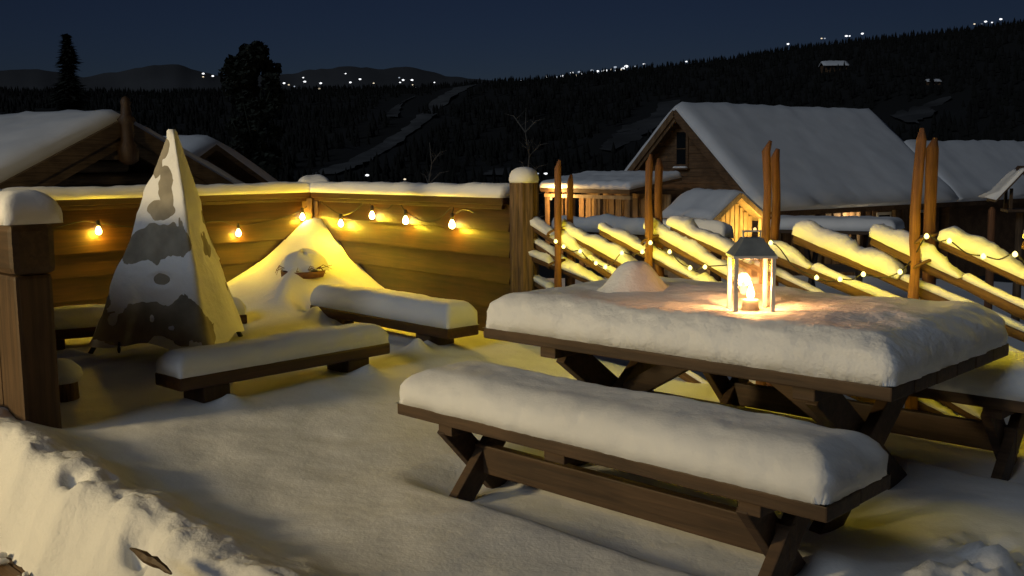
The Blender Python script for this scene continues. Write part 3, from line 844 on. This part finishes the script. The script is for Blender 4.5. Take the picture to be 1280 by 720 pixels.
for x, y, s in FB:
    p = fpt(x, y, s) - COR
    b = link('bulb', bm_b, t, p); link('socket', bm_s, b)
    lamp('bulb_light', p + Vector((0, 0, -.022)), 30.0, (1, .62, .02), .03, t)
LEDS = [(694.7, 301.5), (704.4, 308), (725.2, 313.8), (745, 328.7), (756.8, 333.4), (777.3, 316), (802.8, 314.5), (813, 303.2), (837, 314.5), (862.6, 334.6), (881.2, 333.4), (963.3, 303.3), (1020.8, 346.7), (1050, 348.8), (1079.2, 342.5), (1125, 339.6), (1158.3, 295), (1186.7, 300.8), (1229.2, 320), (1268.8, 317.5), (1310, 345), (1345, 330)]
t = thing('string_light', 'garland of tiny yellow lights wound along the pole fence', 'string lights', POST)
pts = []
for i, (x, y) in enumerate(LEDS):
    pts.append(on_line(x, y, POST, AS, -.185) - POST)
    if i < len(LEDS) - 1:
        x2, y2 = LEDS[i + 1]; pts.append(on_line((x + x2) / 2, (y + y2) / 2 + min(10, abs(x2 - x) * .14), POST, AS, -.05) - POST)
MB().tube(catmull(pts, 5), .0035, 5).build('cable', M['cable'], t)
led = MB().lathe([(.002, .013), (.007, .009), (.0115, .002), (.012, -.004), (.008, -.011), (.002, -.014)], n=10).mesh('bulb', M['led'], True)
for x, y in LEDS:
    p = on_line(x, y, POST, AS, -.19) - POST
    link('bulb', led, t, p); lamp('bulb_light', p, 1.4, (1, .72, .012), .02, t)

# ------------------------------------------------------------------ the house the picture was taken from, with its lit window
t = thing('cabin', 'brown board-clad cabin wall behind the cleared deck strip', 'cabin', SN(-3, -4.2), TA)
for k in range(16): MB().box((0, 0, 0), (14, .03, .205)).build('board', M['siding'], t, (0, 0, .1 + k * .2), (math.radians(4), 0, 0))
MB().box((0, -.1, 1.55), (14, .12, 3.2)).build('wall', M['siding'], t)
ls_, ln_ = -6.4, -3.98
t = thing('window', 'lit square window in the board-clad cabin wall by the deck', 'window', SN(ls_, ln_ - .05, 2.2), TA)
MB().box((0, .0, 0), (.86, .02, .96)).build('pane', M['lampglow'], t)
for sx in (-1, 1): MB().box((sx * .46, .02, 0), (.09, .06, 1.06)).build('frame', M['dark_z'], t, bevel=.005)
for sz in (-1, 1): MB().box((0, .02, sz * .53), (1.0, .06, .09)).build('frame', M['dark'], t, bevel=.005)
ad = bpy.data.lights.new('window_light', 'AREA'); ad.shape = 'RECTANGLE'; ad.size = .84; ad.size_y = .92; ad.energy = 330; ad.color = (1, .75, .36)
ao = bpy.data.objects.new('window_light', ad); COL.objects.link(ao); ao.parent = t; ao.location = (0, .06, 0); ao.rotation_euler = (math.radians(90), 0, 0)
# ------------------------------------------------------------------ cabins
def roof_snow(L, wl, wr, dl, dr, thick, seed, res=.3):
    """snow over a gabled roof: local x across (negative = left), y along the ridge 0..L, ridge at z = 0"""
    prof = []
    nl, nr = max(6, int(wl / res)), max(6, int(wr / res))
    for i in range(nl): f = 1 - i / nl; prof.append((-wl * f, -dl * f, f))
    for i in range(nr + 1): f = i / nr; prof.append((wr * f, -dr * f, f))
    base = [prof[0]] + prof + [prof[-1]]
    ny = max(6, int(L / res)); m = MB(); nn = len(base)
    for j in range(-1, ny + 2):
        wall_ = j in (-1, ny + 1)
        g = min(1, max(0, j / ny)); e = math.sqrt(max(.4, 1 - (1 - min(1, min(g, 1 - g) * L / (thick * 1.2))) ** 2))
        for i, (x, z, f) in enumerate(base):
            y = g * L
            if wall_ or i in (0, nn - 1): m.v.append((x, y, z)); continue
            k = math.sqrt(max(.25, 1 - max(0, 1 - (1 - f) * wl / (thick * .8)) ** 2))
            tz = thick * k * e * (1 + .3 * fbm(x * .3, y * .3, seed)) + .06 * fbm(x * 2, y * 2, seed) * e
            bul = .2 * (1 if f > .97 else 0) * (1 + fbm(y * .8, 3, seed))
            m.v.append((x * (1 + bul / max(.5, wl)), y, z + max(.02, tz) - (.1 * (1 - f) ** 8)))
    for j in range(ny + 2):
        for i in range(nn - 1):
            q = j * nn + i; m.f.append((q, q + 1, q + nn + 1, q + nn)); m.m.append(0)
    return m
def roof_slabs(L, wl, wr, dl, dr, th):
    m = MB()
    for w, d, sg in ((wl, dl, -1), (wr, dr, 1)):
        vs = [(0, 0, 0), (sg * w, 0, -d), (sg * w, L, -d), (0, L, 0)]
        lo = [(x, y, z - th) for x, y, z in vs]
        fs = [(0, 1, 2, 3), (7, 6, 5, 4), (0, 4, 5, 1), (1, 5, 6, 2), (2, 6, 7, 3), (3, 7, 4, 0)]
        if sg > 0: fs = [tuple(reversed(f)) for f in fs]
        m.add(vs + lo, [tuple(reversed(f)) for f in fs])
    return m
# right cabin: gable towards the deck
g = Vector((.57, -.82, 0)).normalized(); rd = Vector((.82, .57, 0)).normalized()
AP = at_y(859, 135, 34.0)
d = ray(966, 262); w = (AP.x * d.y - AP.y * d.x) / (d.x * g.y - d.y * g.x); ev = AP + g * w
ez = CH + d.z * (ev.y / d.y); drop = AP.z - ez
d = ray(1092, 127); RL = (AP.x * d.y - AP.y * d.x) / (d.x * rd.y - d.y * rd.x)
print('right cabin half width', w, 'drop', drop, 'ridge', RL)
base_z = ground_z(AP.x, AP.y) - .3
H = Vector((AP.x, AP.y, base_z)); rz = math.atan2(g.y, g.x)      # local x = g, local y = rd
c1 = thing('cabin', 'large brown cabin with steep snowy roof and dark gable window', 'cabin', H, rz)
zr = AP.z - base_z - .06; ov = .55
wl_ = w * .86
rf = roof_slabs(RL + ov, wl_, w, drop * .86, drop, .16).build('roof', M['siding'], c1, (0, -ov, zr))
roof_snow(RL + ov, wl_, w, drop * .86, drop, .34, 3).build('roof_snow', M['snow_far'], rf, smooth=True)
ww = w - .5
wall = MB(); zt = zr - drop * .5 / w - .2
pts = [(-wl_ + .45, 0), (ww, 0), (ww, zr - drop * ww / w - .16), (0, zr - .18), (-wl_ + .45, zr - drop * .86 * (wl_ - .45) / wl_ - .16)]
wall.add([(x, 0, z) for x, z in pts] + [(x, RL - .4, z) for x, z in pts], [(0, 1, 2, 3, 4), (9, 8, 7, 6, 5), (1, 6, 7, 2), (0, 4, 9, 5)])
wall.build('wall', M['siding'], c1)
k = 0
nb = 24; bh = (zr - .2) / nb
for i in range(nb):                                        # lapped boards of the gable
    z = i * bh; zz = z + bh * .5
    xr = min(ww, (zr - .16 - zz) * w / drop) - .05; xl = -min(wl_ - .45, (zr - .16 - zz) * wl_ / (drop * .86)) + .05
    if xr - xl < .25: continue
    MB().box((0, 0, 0), (xr - xl, .035, bh * .985)).build('board', M['siding'], c1, ((xl + xr) / 2, -.035, zz), (math.radians(-5), 0, 0))
for sg, ww_, dd in ((-1, wl_, drop * .86), (1, w, drop)):  # rake boards, two steps each
    for kk, (oy, oz, hh) in enumerate(((-.02, -.1, .2), (.06, -.26, .16))):
        MB().bar((0, -ov + oy - .02, zr + oz), (sg * ww_, -ov + oy - .02, zr - dd + oz), .05, hh).build('rake_board', M['siding'] if sg > 0 else M['siding_z'], c1)
for i in range(5):
    f = .12 + i * .2; MB().bar((-wl_ * f, -ov + .05, zr - drop * .86 * f - .2), (-wl_ * f, .3, zr - drop * .86 * f - .2), .12, .14).build('rafter_end', M['siding'], c1)
# gable window
wp = at_y(848, 186, 34); wx = (wp - H).dot(g); wz = wp.z - base_z
wd = MB().box((wx, -.075, wz), (.62, .05, 1.3)).build('window', M['siding'], c1)
MB().box((wx, -.105, wz + .02), (.42, .012, 1.06)).build('pane', M['pane_dark'], wd)
MB().box((wx, -.115, wz), (.46, .02, .03)).build('glazing_bar', M['siding'], wd)
MB().box((wx, -.14, wz - .66), (.74, .12, .05)).build('sill', M['siding'], wd)
snow_mesh(.6, .1, .06, .05, .03, 3, .01, .004).build('sill_snow', M['snow_far'], wd, (wx, -.15, wz - .635))
# side wall under the eave: posts and boards facing the deck
sd = MB()
for i in range(26):
    y = .3 + i * .42
    if y > RL - .5: break
    h = zr - drop * ww / w - .2
    MB().box((0, 0, 0), (.04, .3 if i % 3 else .2, h)).build('wall_board', M['siding_z'], c1, (ww + .03, y, h / 2))
MB().box((w - .25, RL / 2, zr - drop - .02), (.1, RL, .18)).build('eave_beam', M['siding'], c1)
for i in range(5): MB().tube([(w - .3, .6 + i * RL / 5, 0), (w - .3, .6 + i * RL / 5, zr - drop - .05)], .09, 8).build('post', M['log'], c1, smooth=True)
for y0, lit in ((RL * .62, 0), (RL * .86, 1)):
    wd = MB().box((ww + .06, y0, zr - drop - .75), (.05, .8, 1.0)).build('window', M['white'], c1)
    MB().box((ww + .09, y0, zr - drop - .75), (.012, .6, .8)).build('pane', M['porchglow'] if 0 else M['pane_dark'], wd)
lamp('eave_light', (w - .12, RL * .42, zr - drop - .35), 70, (1, .78, .45), .09, c1)
MB().lathe([(.02, .06), (.045, .03), (.045, -.03), (.02, -.05)], (w - .12, RL * .42, zr - drop - .35), 10).build('lamp_globe', M['porchglow'], c1)
# annex on the right with a lower ridge
AX = 13.0
q = at_y(1168, 176, 34); an_up = .62
rf2 = roof_slabs(AX, w * .62, w * .62, drop * .62, drop * .62, .16).build('annex_roof', M['siding'], c1, (w * .38, RL - .2, zr - drop * .38))
roof_snow(AX, w * .62, w * .62, drop * .62, drop * .62, .36, 8).build('annex_snow', M['snow_far'], rf2, smooth=True)
MB().box((w * .38, RL + AX / 2 - .3, (zr - drop) / 2), (w * 1.05, AX - .6, zr - drop)).build('annex_wall', M['siding'], c1)
# open lean-to on the far-left side with a lit back wall
lt = at_y(735, 229, 33.5); LX = 4.2
lo = lt - H; lx, ly = lo.dot(g), lo.dot(rd)
LH = lt.z - base_z
le = at_y(682, 231, 35.5); ri = at_y(790, 233, 31.6)
a0 = math.atan2(ri.y - le.y, ri.x - le.x); LX = (Vector((ri.x, ri.y, 0)) - Vector((le.x, le.y, 0))).length
c2 = thing('lean_to', 'lit open lean-to with snowy roof against the large cabin', 'lean-to', (le.x, le.y, base_z), a0)
zl = le.z - base_z
rf3 = MB().box((LX / 2, .9, zl + .02), (LX + .2, 2.2, .1), Matrix.Rotation(math.radians(9), 3, 'X')).build('roof', M['siding'], c2)
snow_mesh(LX + .2, 2.2, .24, .2, .08, 6, .05, .03).build('roof_snow', M['snow_far'], rf3, (LX / 2, .9, zl + .07), Matrix.Rotation(math.radians(9), 3, 'X'), True)
MB().box((LX / 2, -.12, zl - .16), (LX + .1, .08, .16)).build('fascia', M['siding'], c2)
MB().box((LX / 2, -.02, zl - .36), (LX, .1, .12)).build('beam', M['pale_z'], c2)
for i in range(12):
    x = .12 + i * (LX - .2) / 11
    if i in (2,): continue
    MB().box((0, 0, 0), (.27, .04, 2.4), taper=1).build('wall_board', M['siding_z'], c2, (x, .55 + (.02 if i % 2 else 0), zl - 1.6))
for i in range(4): MB().box((0, 0, 0), (.12, .12, 2.6)).build('post', M['siding_z'], c2, (.1 + i * (LX - .2) / 3, 0, zl - 1.55))
MB().box((LX / 2, 1.6, zl - 1.6), (LX, .06, 2.6)).build('back_wall', M['pale_z'], c2)
lamp('lean_to_light', (.95, -.45, zl - .45), 330, (1, .58, .18), .09, c2)
m = MB().lathe([(.02, .06), (.045, .03), (.045, -.03), (.02, -.05)], (.95, -.45, zl - .45), 10).build('lamp_globe', M['porchglow'], c2)
# small gabled entry porch, lit boards
pa = at_y(921, 241, 27.5)
er = Vector((-.5, .87, 0)).normalized(); eg = Vector((.69, .72, 0)).normalized()
pb = ground_z(pa.x, pa.y) - .2
c3 = thing('entry_porch', 'small lit gabled entry porch with snowy roof before the large cabin', 'porch', (pa.x, pa.y, pb), math.atan2(-er.x, er.y))
# local: x across the gable, y along the ridge (away)
zp = pa.z - pb; hw, dp = 1.0, .72
rf4 = roof_slabs(2.2, hw, hw, dp, dp, .09).build('roof', M['pale_z'], c3, (0, -.15, zp))
roof_snow(2.2, hw, hw, dp, dp, .18, 5, .12).build('roof_snow', M['snow_far'], rf4, smooth=True)
pts = [(-hw + .18, 0), (hw - .18, 0), (hw - .18, zp - dp * .82 - .1), (0, zp - .12), (-hw + .18, zp - dp * .82 - .1)]
MB().add([(x, .3, z) for x, z in pts] + [(x, 1.9, z) for x, z in pts], [(0, 1, 2, 3, 4), (9, 8, 7, 6, 5), (1, 6, 7, 2), (0, 4, 9, 5)]).build('wall', M['pale_z'], c3)
for i in range(10):
    x = -hw + .26 + i * .165; h = zp - .13 - abs(x) * dp / hw
    MB().box((0, 0, 0), (.135, .03, h)).build('wall_board', M['pale_z'], c3, (x, .27, h / 2))
for sg in (-1, 1):
    MB().bar((0, -.17, zp - .06), (sg * hw, -.17, zp - dp - .06), .04, .13).build('rake_board', M['pale_z'], c3)
    MB().box((sg * (hw - .15), -.05, (zp - dp) / 2), (.1, .1, zp - dp)).build('post', M['pale_z'], c3)
lamp('porch_light', (.35, -.35, zp - 1.0), 110, (1, .66, .16), .09, c3)
MB().lathe([(.02, .06), (.045, .03), (.045, -.03), (.02, -.05)], (.35, -.35, zp - 1.0), 10).build('lamp_globe', M['porchglow'], c3)

# left log cabin
rl = Vector((-.9, .43, 0)).normalized(); gl = Vector((.43, .9, 0)).normalized()
LA = at_y(118, 150, 17.0); lb = ground_z(LA.x, LA.y) - .4
# local x = gl (away-right), local y = rl (left)
c4 = thing('log_cabin', 'old log cabin with snowy roof and carved gable finial behind the plank fence', 'cabin', (LA.x, LA.y, lb), math.atan2(gl.y, gl.x))
zr4 = LA.z - lb; hw4 = 4.0; dp4 = hw4 * .43
rf5 = roof_slabs(9.0, hw4, hw4, dp4, dp4, .1).build('roof', M['log'], c4, (0, -.6, zr4))
roof_snow(9.0, hw4, hw4, dp4, dp4, .26, 12, .2).build('roof_snow', M['snow_far'], rf5, smooth=True)
for sg in (-1, 1):
    MB().bar((0, -.64, zr4 - .13), (sg * hw4, -.64, zr4 - dp4 - .13), .05, .24).build('rake_board', M['log'], c4)
    MB().bar((0, -.58, zr4 - .36), (sg * hw4, -.58, zr4 - dp4 - .36), .05, .17).build('rake_board', M['log'], c4)
nlg = 22
for i in range(nlg):
    z = .15 + i * .21
    hwz = min(hw4 - .6, (zr4 - .5 - z) * hw4 / dp4)
    if hwz < .3: break
    MB().tube([(-hwz, 0, 0), (0, 0, .01), (hwz, 0, 0)], .105, 10, jit=.03).build('log', M['log'], c4, (0, .05, z), smooth=True)
for sg, fr in ((-1, .42), (1, .42), (0, 0), (-1, .9), (1, .9)):  # purlin ends
    MB().tube([(sg * hw4 * fr, -.5, zr4 - dp4 * fr - .62 + (.1 if fr == 0 else .14)), (sg * hw4 * fr, .6, zr4 - dp4 * fr - .62 + (.1 if fr == 0 else .14))], .14, 12).build('purlin', M['log'], c4, smooth=True)
MB().box((0, 5.0, (zr4 - dp4) / 2), (hw4 * 1.75, 8.6, zr4 - dp4)).build('wall', M['log'], c4)
fm = MB().lathe([(.05, -.75), (.16, -.68), (.17, -.5), (.11, -.36), (.10, -.1), (.15, -.02), (.09, .06), (.075, .22), (.085, .27), (.06, .33), (.02, .36)], n=12)
fm.build('finial', M['dark_z'], c4, (0, -.72, zr4), smooth=True)
# lower annex roof behind it
q = at_y(290, 196, 22.0); qb = ground_z(q.x, q.y) - .4
c5 = thing('outbuilding', 'lower outbuilding with plain snowy roof behind the log cabin', 'outbuilding', (q.x, q.y, qb), math.atan2(gl.y, gl.x))
zq = q.z - qb + .25; hq = 3.0
rf6 = roof_slabs(7.0, hq, hq, hq * .5, hq * .5, .12).build('roof', M['log'], c5, (-.8, -.3, zq))
roof_snow(7.0, hq, hq, hq * .5, hq * .5, .3, 21, .25).build('roof_snow', M['snow_far'], rf6, smooth=True)
pts = [(-hq + .4, 0), (hq - .4, 0), (hq - .4, zq - hq * .5 + .1), (0, zq - .15), (-hq + .4, zq - hq * .5 + .1)]
MB().add([(x - .8, .2, z) for x, z in pts] + [(x - .8, 6.5, z) for x, z in pts], [(0, 1, 2, 3, 4), (9, 8, 7, 6, 5), (1, 6, 7, 2), (0, 4, 9, 5)]).build('wall', M['log'], c5)

# ------------------------------------------------------------------ snowy table out in the garden, bird feeder, lamp post
gp = at_y(1043, 288, 14.0); gz = ground_z(gp.x, gp.y)
t = thing('garden_table', 'snow-topped garden table with crossed legs beyond the pole fence', 'table', (gp.x, gp.y, gz), -.5)
zt = gp.z - gz
for i in range(4): MB().box((0, 0, 0), (1.7, .2, .05)).build('top_plank', M['dark'], t, (0, -.315 + i * .21, zt), bevel=.006)
for x in (-.3, .35):
    for sg, dx in ((1, -.03), (-1, .03)): MB().bar((x + dx, sg * .42, 0), (x + dx, -sg * .36, zt - .02), .05, .11).build('leg', M['dark'], t)
MB().box((0, 0, zt * .5), (.75, .05, .1)).build('stretcher', M['dark'], t)
tag(snow_mesh(1.72, .86, .16, .14, .04, 13, .02, .012).build('table_snow', M['snow'], None, (gp.x, gp.y, gp.z + .025), (0, 0, -.5), True), 'layer of snow on the garden table beyond the pole fence', 'snow')
bf = at_y(1277, 242, 11.0); bz = ground_z(bf.x, bf.y)
t = thing('bird_feeder', 'dark bird feeder on a post with a steep snowy roof', 'bird feeder', (bf.x, bf.y, bz), -.25)
zf = bf.z - bz
MB().tube([(0, 0, -.2), (0, 0, zf - .2)], .045, 8).build('post', M['bark'], t, smooth=True)
MB().box((0, 0, zf - .18), (.34, .34, .03)).build('tray', M['dark'], t)
for sx in (-1, 1):
    for sy in (-1, 1): MB().box((sx * .13, sy * .13, zf - .06), (.03, .03, .24)).build('corner_post', M['dark'], t)
rf7 = roof_slabs(.5, .3, .3, .36, .36, .025).build('roof', M['dark'], t, (0, -.25, zf + .3))
roof_snow(.5, .3, .3, .36, .36, .06, 2, .03).build('roof_snow', M['snow'], rf7, smooth=True)
lp = at_y(1239, 284, 12.0); lz_ = ground_z(lp.x, lp.y)
tag(MB().tube([(0, 0, -.3), (.01, 0, .6), (0, 0, lp.z - lz_ + .2), (0, 0, lp.z - lz_ + .24)], [.05, .05, .045, .02], 8).build('garden_post', M['pole'], None, (lp.x, lp.y, lz_), None, True), 'lone reddish wooden post standing in the garden beside the bird feeder', 'post')

# ------------------------------------------------------------------ trees
def spruce(px, py_top, Y, wpx, label):
    top = at_y(px, py_top, Y); z0 = ground_z(top.x, top.y) - .3; h = top.z - z0; R = wpx / FPX * Y / 2 * 5
    t = thing('spruce_tree', label, 'tree', (top.x, top.y, z0))
    MB().tube([(0, 0, 0), (.05, 0, h * .5), (0, 0, h)], [.22, .14, .02], 8).build('trunk', M['bark'], t, smooth=True)
    m = MB(); n = 6000
    for i in range(n):
        f = random.random() ** .8; z = h * (.08 + .92 * f); rr = R * (1 - f) ** .8 * (.8 + .3 * math.sin(f * 55)) + .05
        a = random.uniform(0, 6.28); q = rr * random.uniform(.25, 1.0)
        c = Vector((q * math.cos(a), q * math.sin(a), z - q * .28)); L = random.uniform(.3, .7)
        dv = Vector((math.cos(a), math.sin(a), random.uniform(-.5, .1))).normalized() * L; sv = Vector((-math.sin(a), math.cos(a), random.uniform(-.3, .3))) * L * .3
        m.add([c - dv * .5 - sv, c - dv * .5 + sv, c + dv * .6], [(0, 1, 2)])
    m.build('crown', M['needle'], t)
spruce(83, 45, 60, 34, 'tall slim spruce rising behind the log cabin roof')
def broad(px, pyt, Y, wpx, label):
    top = at_y(px, pyt, Y); z0 = ground_z(top.x, top.y) - .3; h = top.z - z0; R = wpx / FPX * Y / 2
    t = thing('broad_tree', label, 'tree', (top.x, top.y, z0))
    m = MB(); m.tube([(0, 0, 0), (.1, 0, h * .35), (0, 0, h * .75)], [.3, .22, .06], 9)
    for i in range(9):
        a = i * .7 + .3; zb = h * (.3 + .05 * i)
        m.tube([(0, 0, zb), (R * .4 * math.cos(a), R * .4 * math.sin(a), zb + h * .1), (R * .8 * math.cos(a), R * .8 * math.sin(a), zb + h * .2)], [.1, .06, .02], 6)
    m.build('trunk', M['needle'], t, smooth=True)
    m = MB(); cl = []
    for i in range(70):
        f = random.random() ** 1.4; a = random.uniform(0, 6.28); dn = .25 + 6.5 * f
        rr = max(.12, R * math.sqrt(max(0, 1 - max(0, 1 - dn / (R * 1.3)) ** 2)) - .35) * math.sqrt(random.random())
        cl.append((Vector((rr * math.cos(a), rr * math.sin(a), h - dn)), random.uniform(.3, .55)))
    for c, r in cl:
        for i in range(95):
            v = Vector((random.gauss(0, 1), random.gauss(0, 1), random.gauss(0, 1))).normalized() * r * random.random() ** .4
            p = c + v; L = random.uniform(.12, .26); ax = Vector((random.gauss(0, 1), random.gauss(0, 1), random.gauss(0, 1))).normalized(); bx = ax.orthogonal().normalized()
            m.add([p - ax * L, p + bx * L * .6, p + ax * L, p - bx * L * .6], [(0, 1, 2, 3)])
    m.build('crown', M['needle'], t)
broad(316, 54, 55, 80, 'dense round-topped tree standing in the dark behind the fence corner')
def birch(px0, py0, px1, py1, Y, label, seed):
    rg = random.Random(seed); a, b = at_y(px0, py0, Y), at_y(px1, py1, Y); z0 = ground_z(a.x, a.y) - .2
    t = thing('birch_tree', label, 'tree', (a.x, a.y, z0)); top = b - Vector((a.x, a.y, z0)); h = top.z
    pts = [Vector((0, 0, 0)).lerp(top, j / 8) + Vector((rg.uniform(-.08, .08), 0, 0)) * (j > 0) for j in range(9)]
    MB().tube(pts, [.08 * (1 - .85 * j / 8) for j in range(9)], 7).build('trunk', M['birch'], t, smooth=True)
    m = MB()
    for i in range(16):
        p = pts[2 + i * 6 // 16]; an = rg.uniform(0, 6.28); L = rg.uniform(.5, 1.1)
        q = p + Vector((math.cos(an) * L * .6, math.sin(an) * L * .6, L * .6)); r = q + Vector((math.cos(an) * L * .5, 0, L * .1))
        m.tube([p, q, r], [.03, .018, .006], 5)
        for k in range(3): s = p.lerp(q, .4 + .2 * k); m.tube([s, s + Vector((rg.uniform(-.4, .4), rg.uniform(-.3, .3), rg.uniform(.1, .4)))], [.01, .004], 4)
    m.build('crown', M['birch'], t)
birch(535, 236, 538, 178, 45, 'thin pale bare birch standing out on the dark hillside by the ski run', 3)
birch(664, 236, 657, 135, 40, 'crooked pale bare birch rising behind the thick bark post', 8)

# ------------------------------------------------------------------ far houses and lamps
def far_cabin(px, py, wpx, label):
    p = hit(px, py); r = math.hypot(p.x, p.y); w = wpx / FPX * r
    t = thing('far_cabin', label, 'cabin', p - Vector((0, 0, 1)), .3 + math.atan2(-p.x, p.y))
    h = w * .28
    MB().box((0, 0, h * .5), (w * .9, w * .5, h)).build('wall', M['siding'], t)
    rf = roof_slabs(w, w * .34, w * .34, w * .16, w * .16, .3).build('roof', M['siding'], t, (-w / 2, 0, h + w * .13), (0, 0, -math.pi / 2))
    roof_snow(w, w * .34, w * .34, w * .16, w * .16, w * .06, 3, w / 8).build('roof_snow', M['snow_far'], rf, smooth=True)
    for i in (-1, 0, 1): MB().box((i * w * .28, -w * .255, h * .55), (w * .1, .1, h * .35)).build('window', M['pane_dark'], t)
far_cabin(1042, 90, 30, 'wide snow-roofed house on the dark hill above the large cabin')
far_cabin(1040, 83, 15, 'smaller snow roof peeping above the wide house on the hill')
far_cabin(1166, 107, 16, 'lone small snow-roofed house on the right-hand hillside')
sh = []
def lamp_mesh(r, i):
    rg = random.Random(i); m = MB()
    m.lathe([(.15, .75), (.75, .55), (1, .1), (.85, -.4), (.4, -.75)], n=8, mi=0)
    m.v = [(x * r * rg.uniform(.9, 1.3), y * r, z * r * rg.uniform(.6, .9)) for x, y, z in m.v]
    m.tube([(0, 0, -r * .4), (0, 0, -r * 4)], r * .12, 5, 1)
    return m.mesh('far_lamp', [M[('town', 'town', 'town_b', 'town', 'town_c')[i * 7 % 5]], M['black']])
TOWN = [('far fells', 'small white lamp twinkling below the far mountains', [(355, 104, 3), (361, 106, 2), (368, 108, 2), (381, 102, 3), (379, 97, 2), (401, 104, 3), (399, 111, 3), (393, 111, 2), (432, 92, 2), (438, 103, 3), (450, 99, 3), (467, 104, 2), (499, 97, 2), (504, 100, 3), (515, 100, 3), (500, 103, 2), (516, 106, 2), (519, 110, 3), (543, 103, 2), (254, 92, 3), (266, 95, 3), (254, 96, 2)]),
        ('ridge', 'bright white lamp in the cluster along the hill ridge', [(683, 96, 3), (690, 98, 2), (695, 97, 4), (703, 95, 3), (709, 94, 2), (715, 91, 3), (720, 95, 4), (724, 90, 3), (727, 94, 5), (719, 98, 3), (733, 95, 4), (739, 92, 4), (740, 88, 3), (747, 89, 3), (755, 89, 4), (757, 88, 3), (764, 87, 2), (769, 84, 3), (771, 88, 3), (779, 86, 4), (783, 83, 4), (776, 87, 2), (794, 83, 2), (805, 80, 2), (858, 77, 2), (652, 101, 2), (665, 100, 2)]),
        ('upper ridge', 'single lamp shining on the upper hill ridge over the large cabin', [(985, 55, 3), (1027, 48, 2), (1031, 48, 2), (1058, 45, 3), (1062, 45, 2), (1078, 42, 3), (1218, 30, 2), (1227, 30, 2), (1232, 27, 3), (1240, 28, 2), (1251, 24, 3)])]
for grp, lab, pts in TOWN:
    for i, (x, y, s) in enumerate(pts):
        R = 2300 if grp == 'far fells' else 1440
        d = ray(x, y); p = EYE + d * (R / math.hypot(d.x, d.y))
        tag(link('far_lamp', lamp_mesh(s / FPX * R * (.62 if grp == 'ridge' else .5), i), None, p), lab, 'lamp', 'lamps on the ' + grp)
for i, (x, y, s) in enumerate([(321, 206, 3), (331, 206, 3), (336, 206, 4), (341, 205, 3), (346, 207, 3), (349, 204, 4)]):
    p = at_y(x, y, 120); tag(link('far_lamp', lamp_mesh(s / FPX * 120 * .5, i + 60), None, p), 'white lamp in the short row at the foot of the dark hill', 'lamp', 'row of lamps at the foot of the hill')
for i, (x, y, s, lab) in enumerate([(459, 219, 4, 'lone white lamp low on the hillside above the fence snow'), (506, 224, 3, 'faint lamp just above the middle of the fence snow'), (672, 217, 3, 'small white lamp close beside the snow-capped bark post'), (682, 217, 4, 'brighter white lamp between bark post and lean-to')]):
    p = at_y(x, y, 130); tag(link('far_lamp', lamp_mesh(s / FPX * 130 * .5, i + 90), None, p), lab, 'lamp')
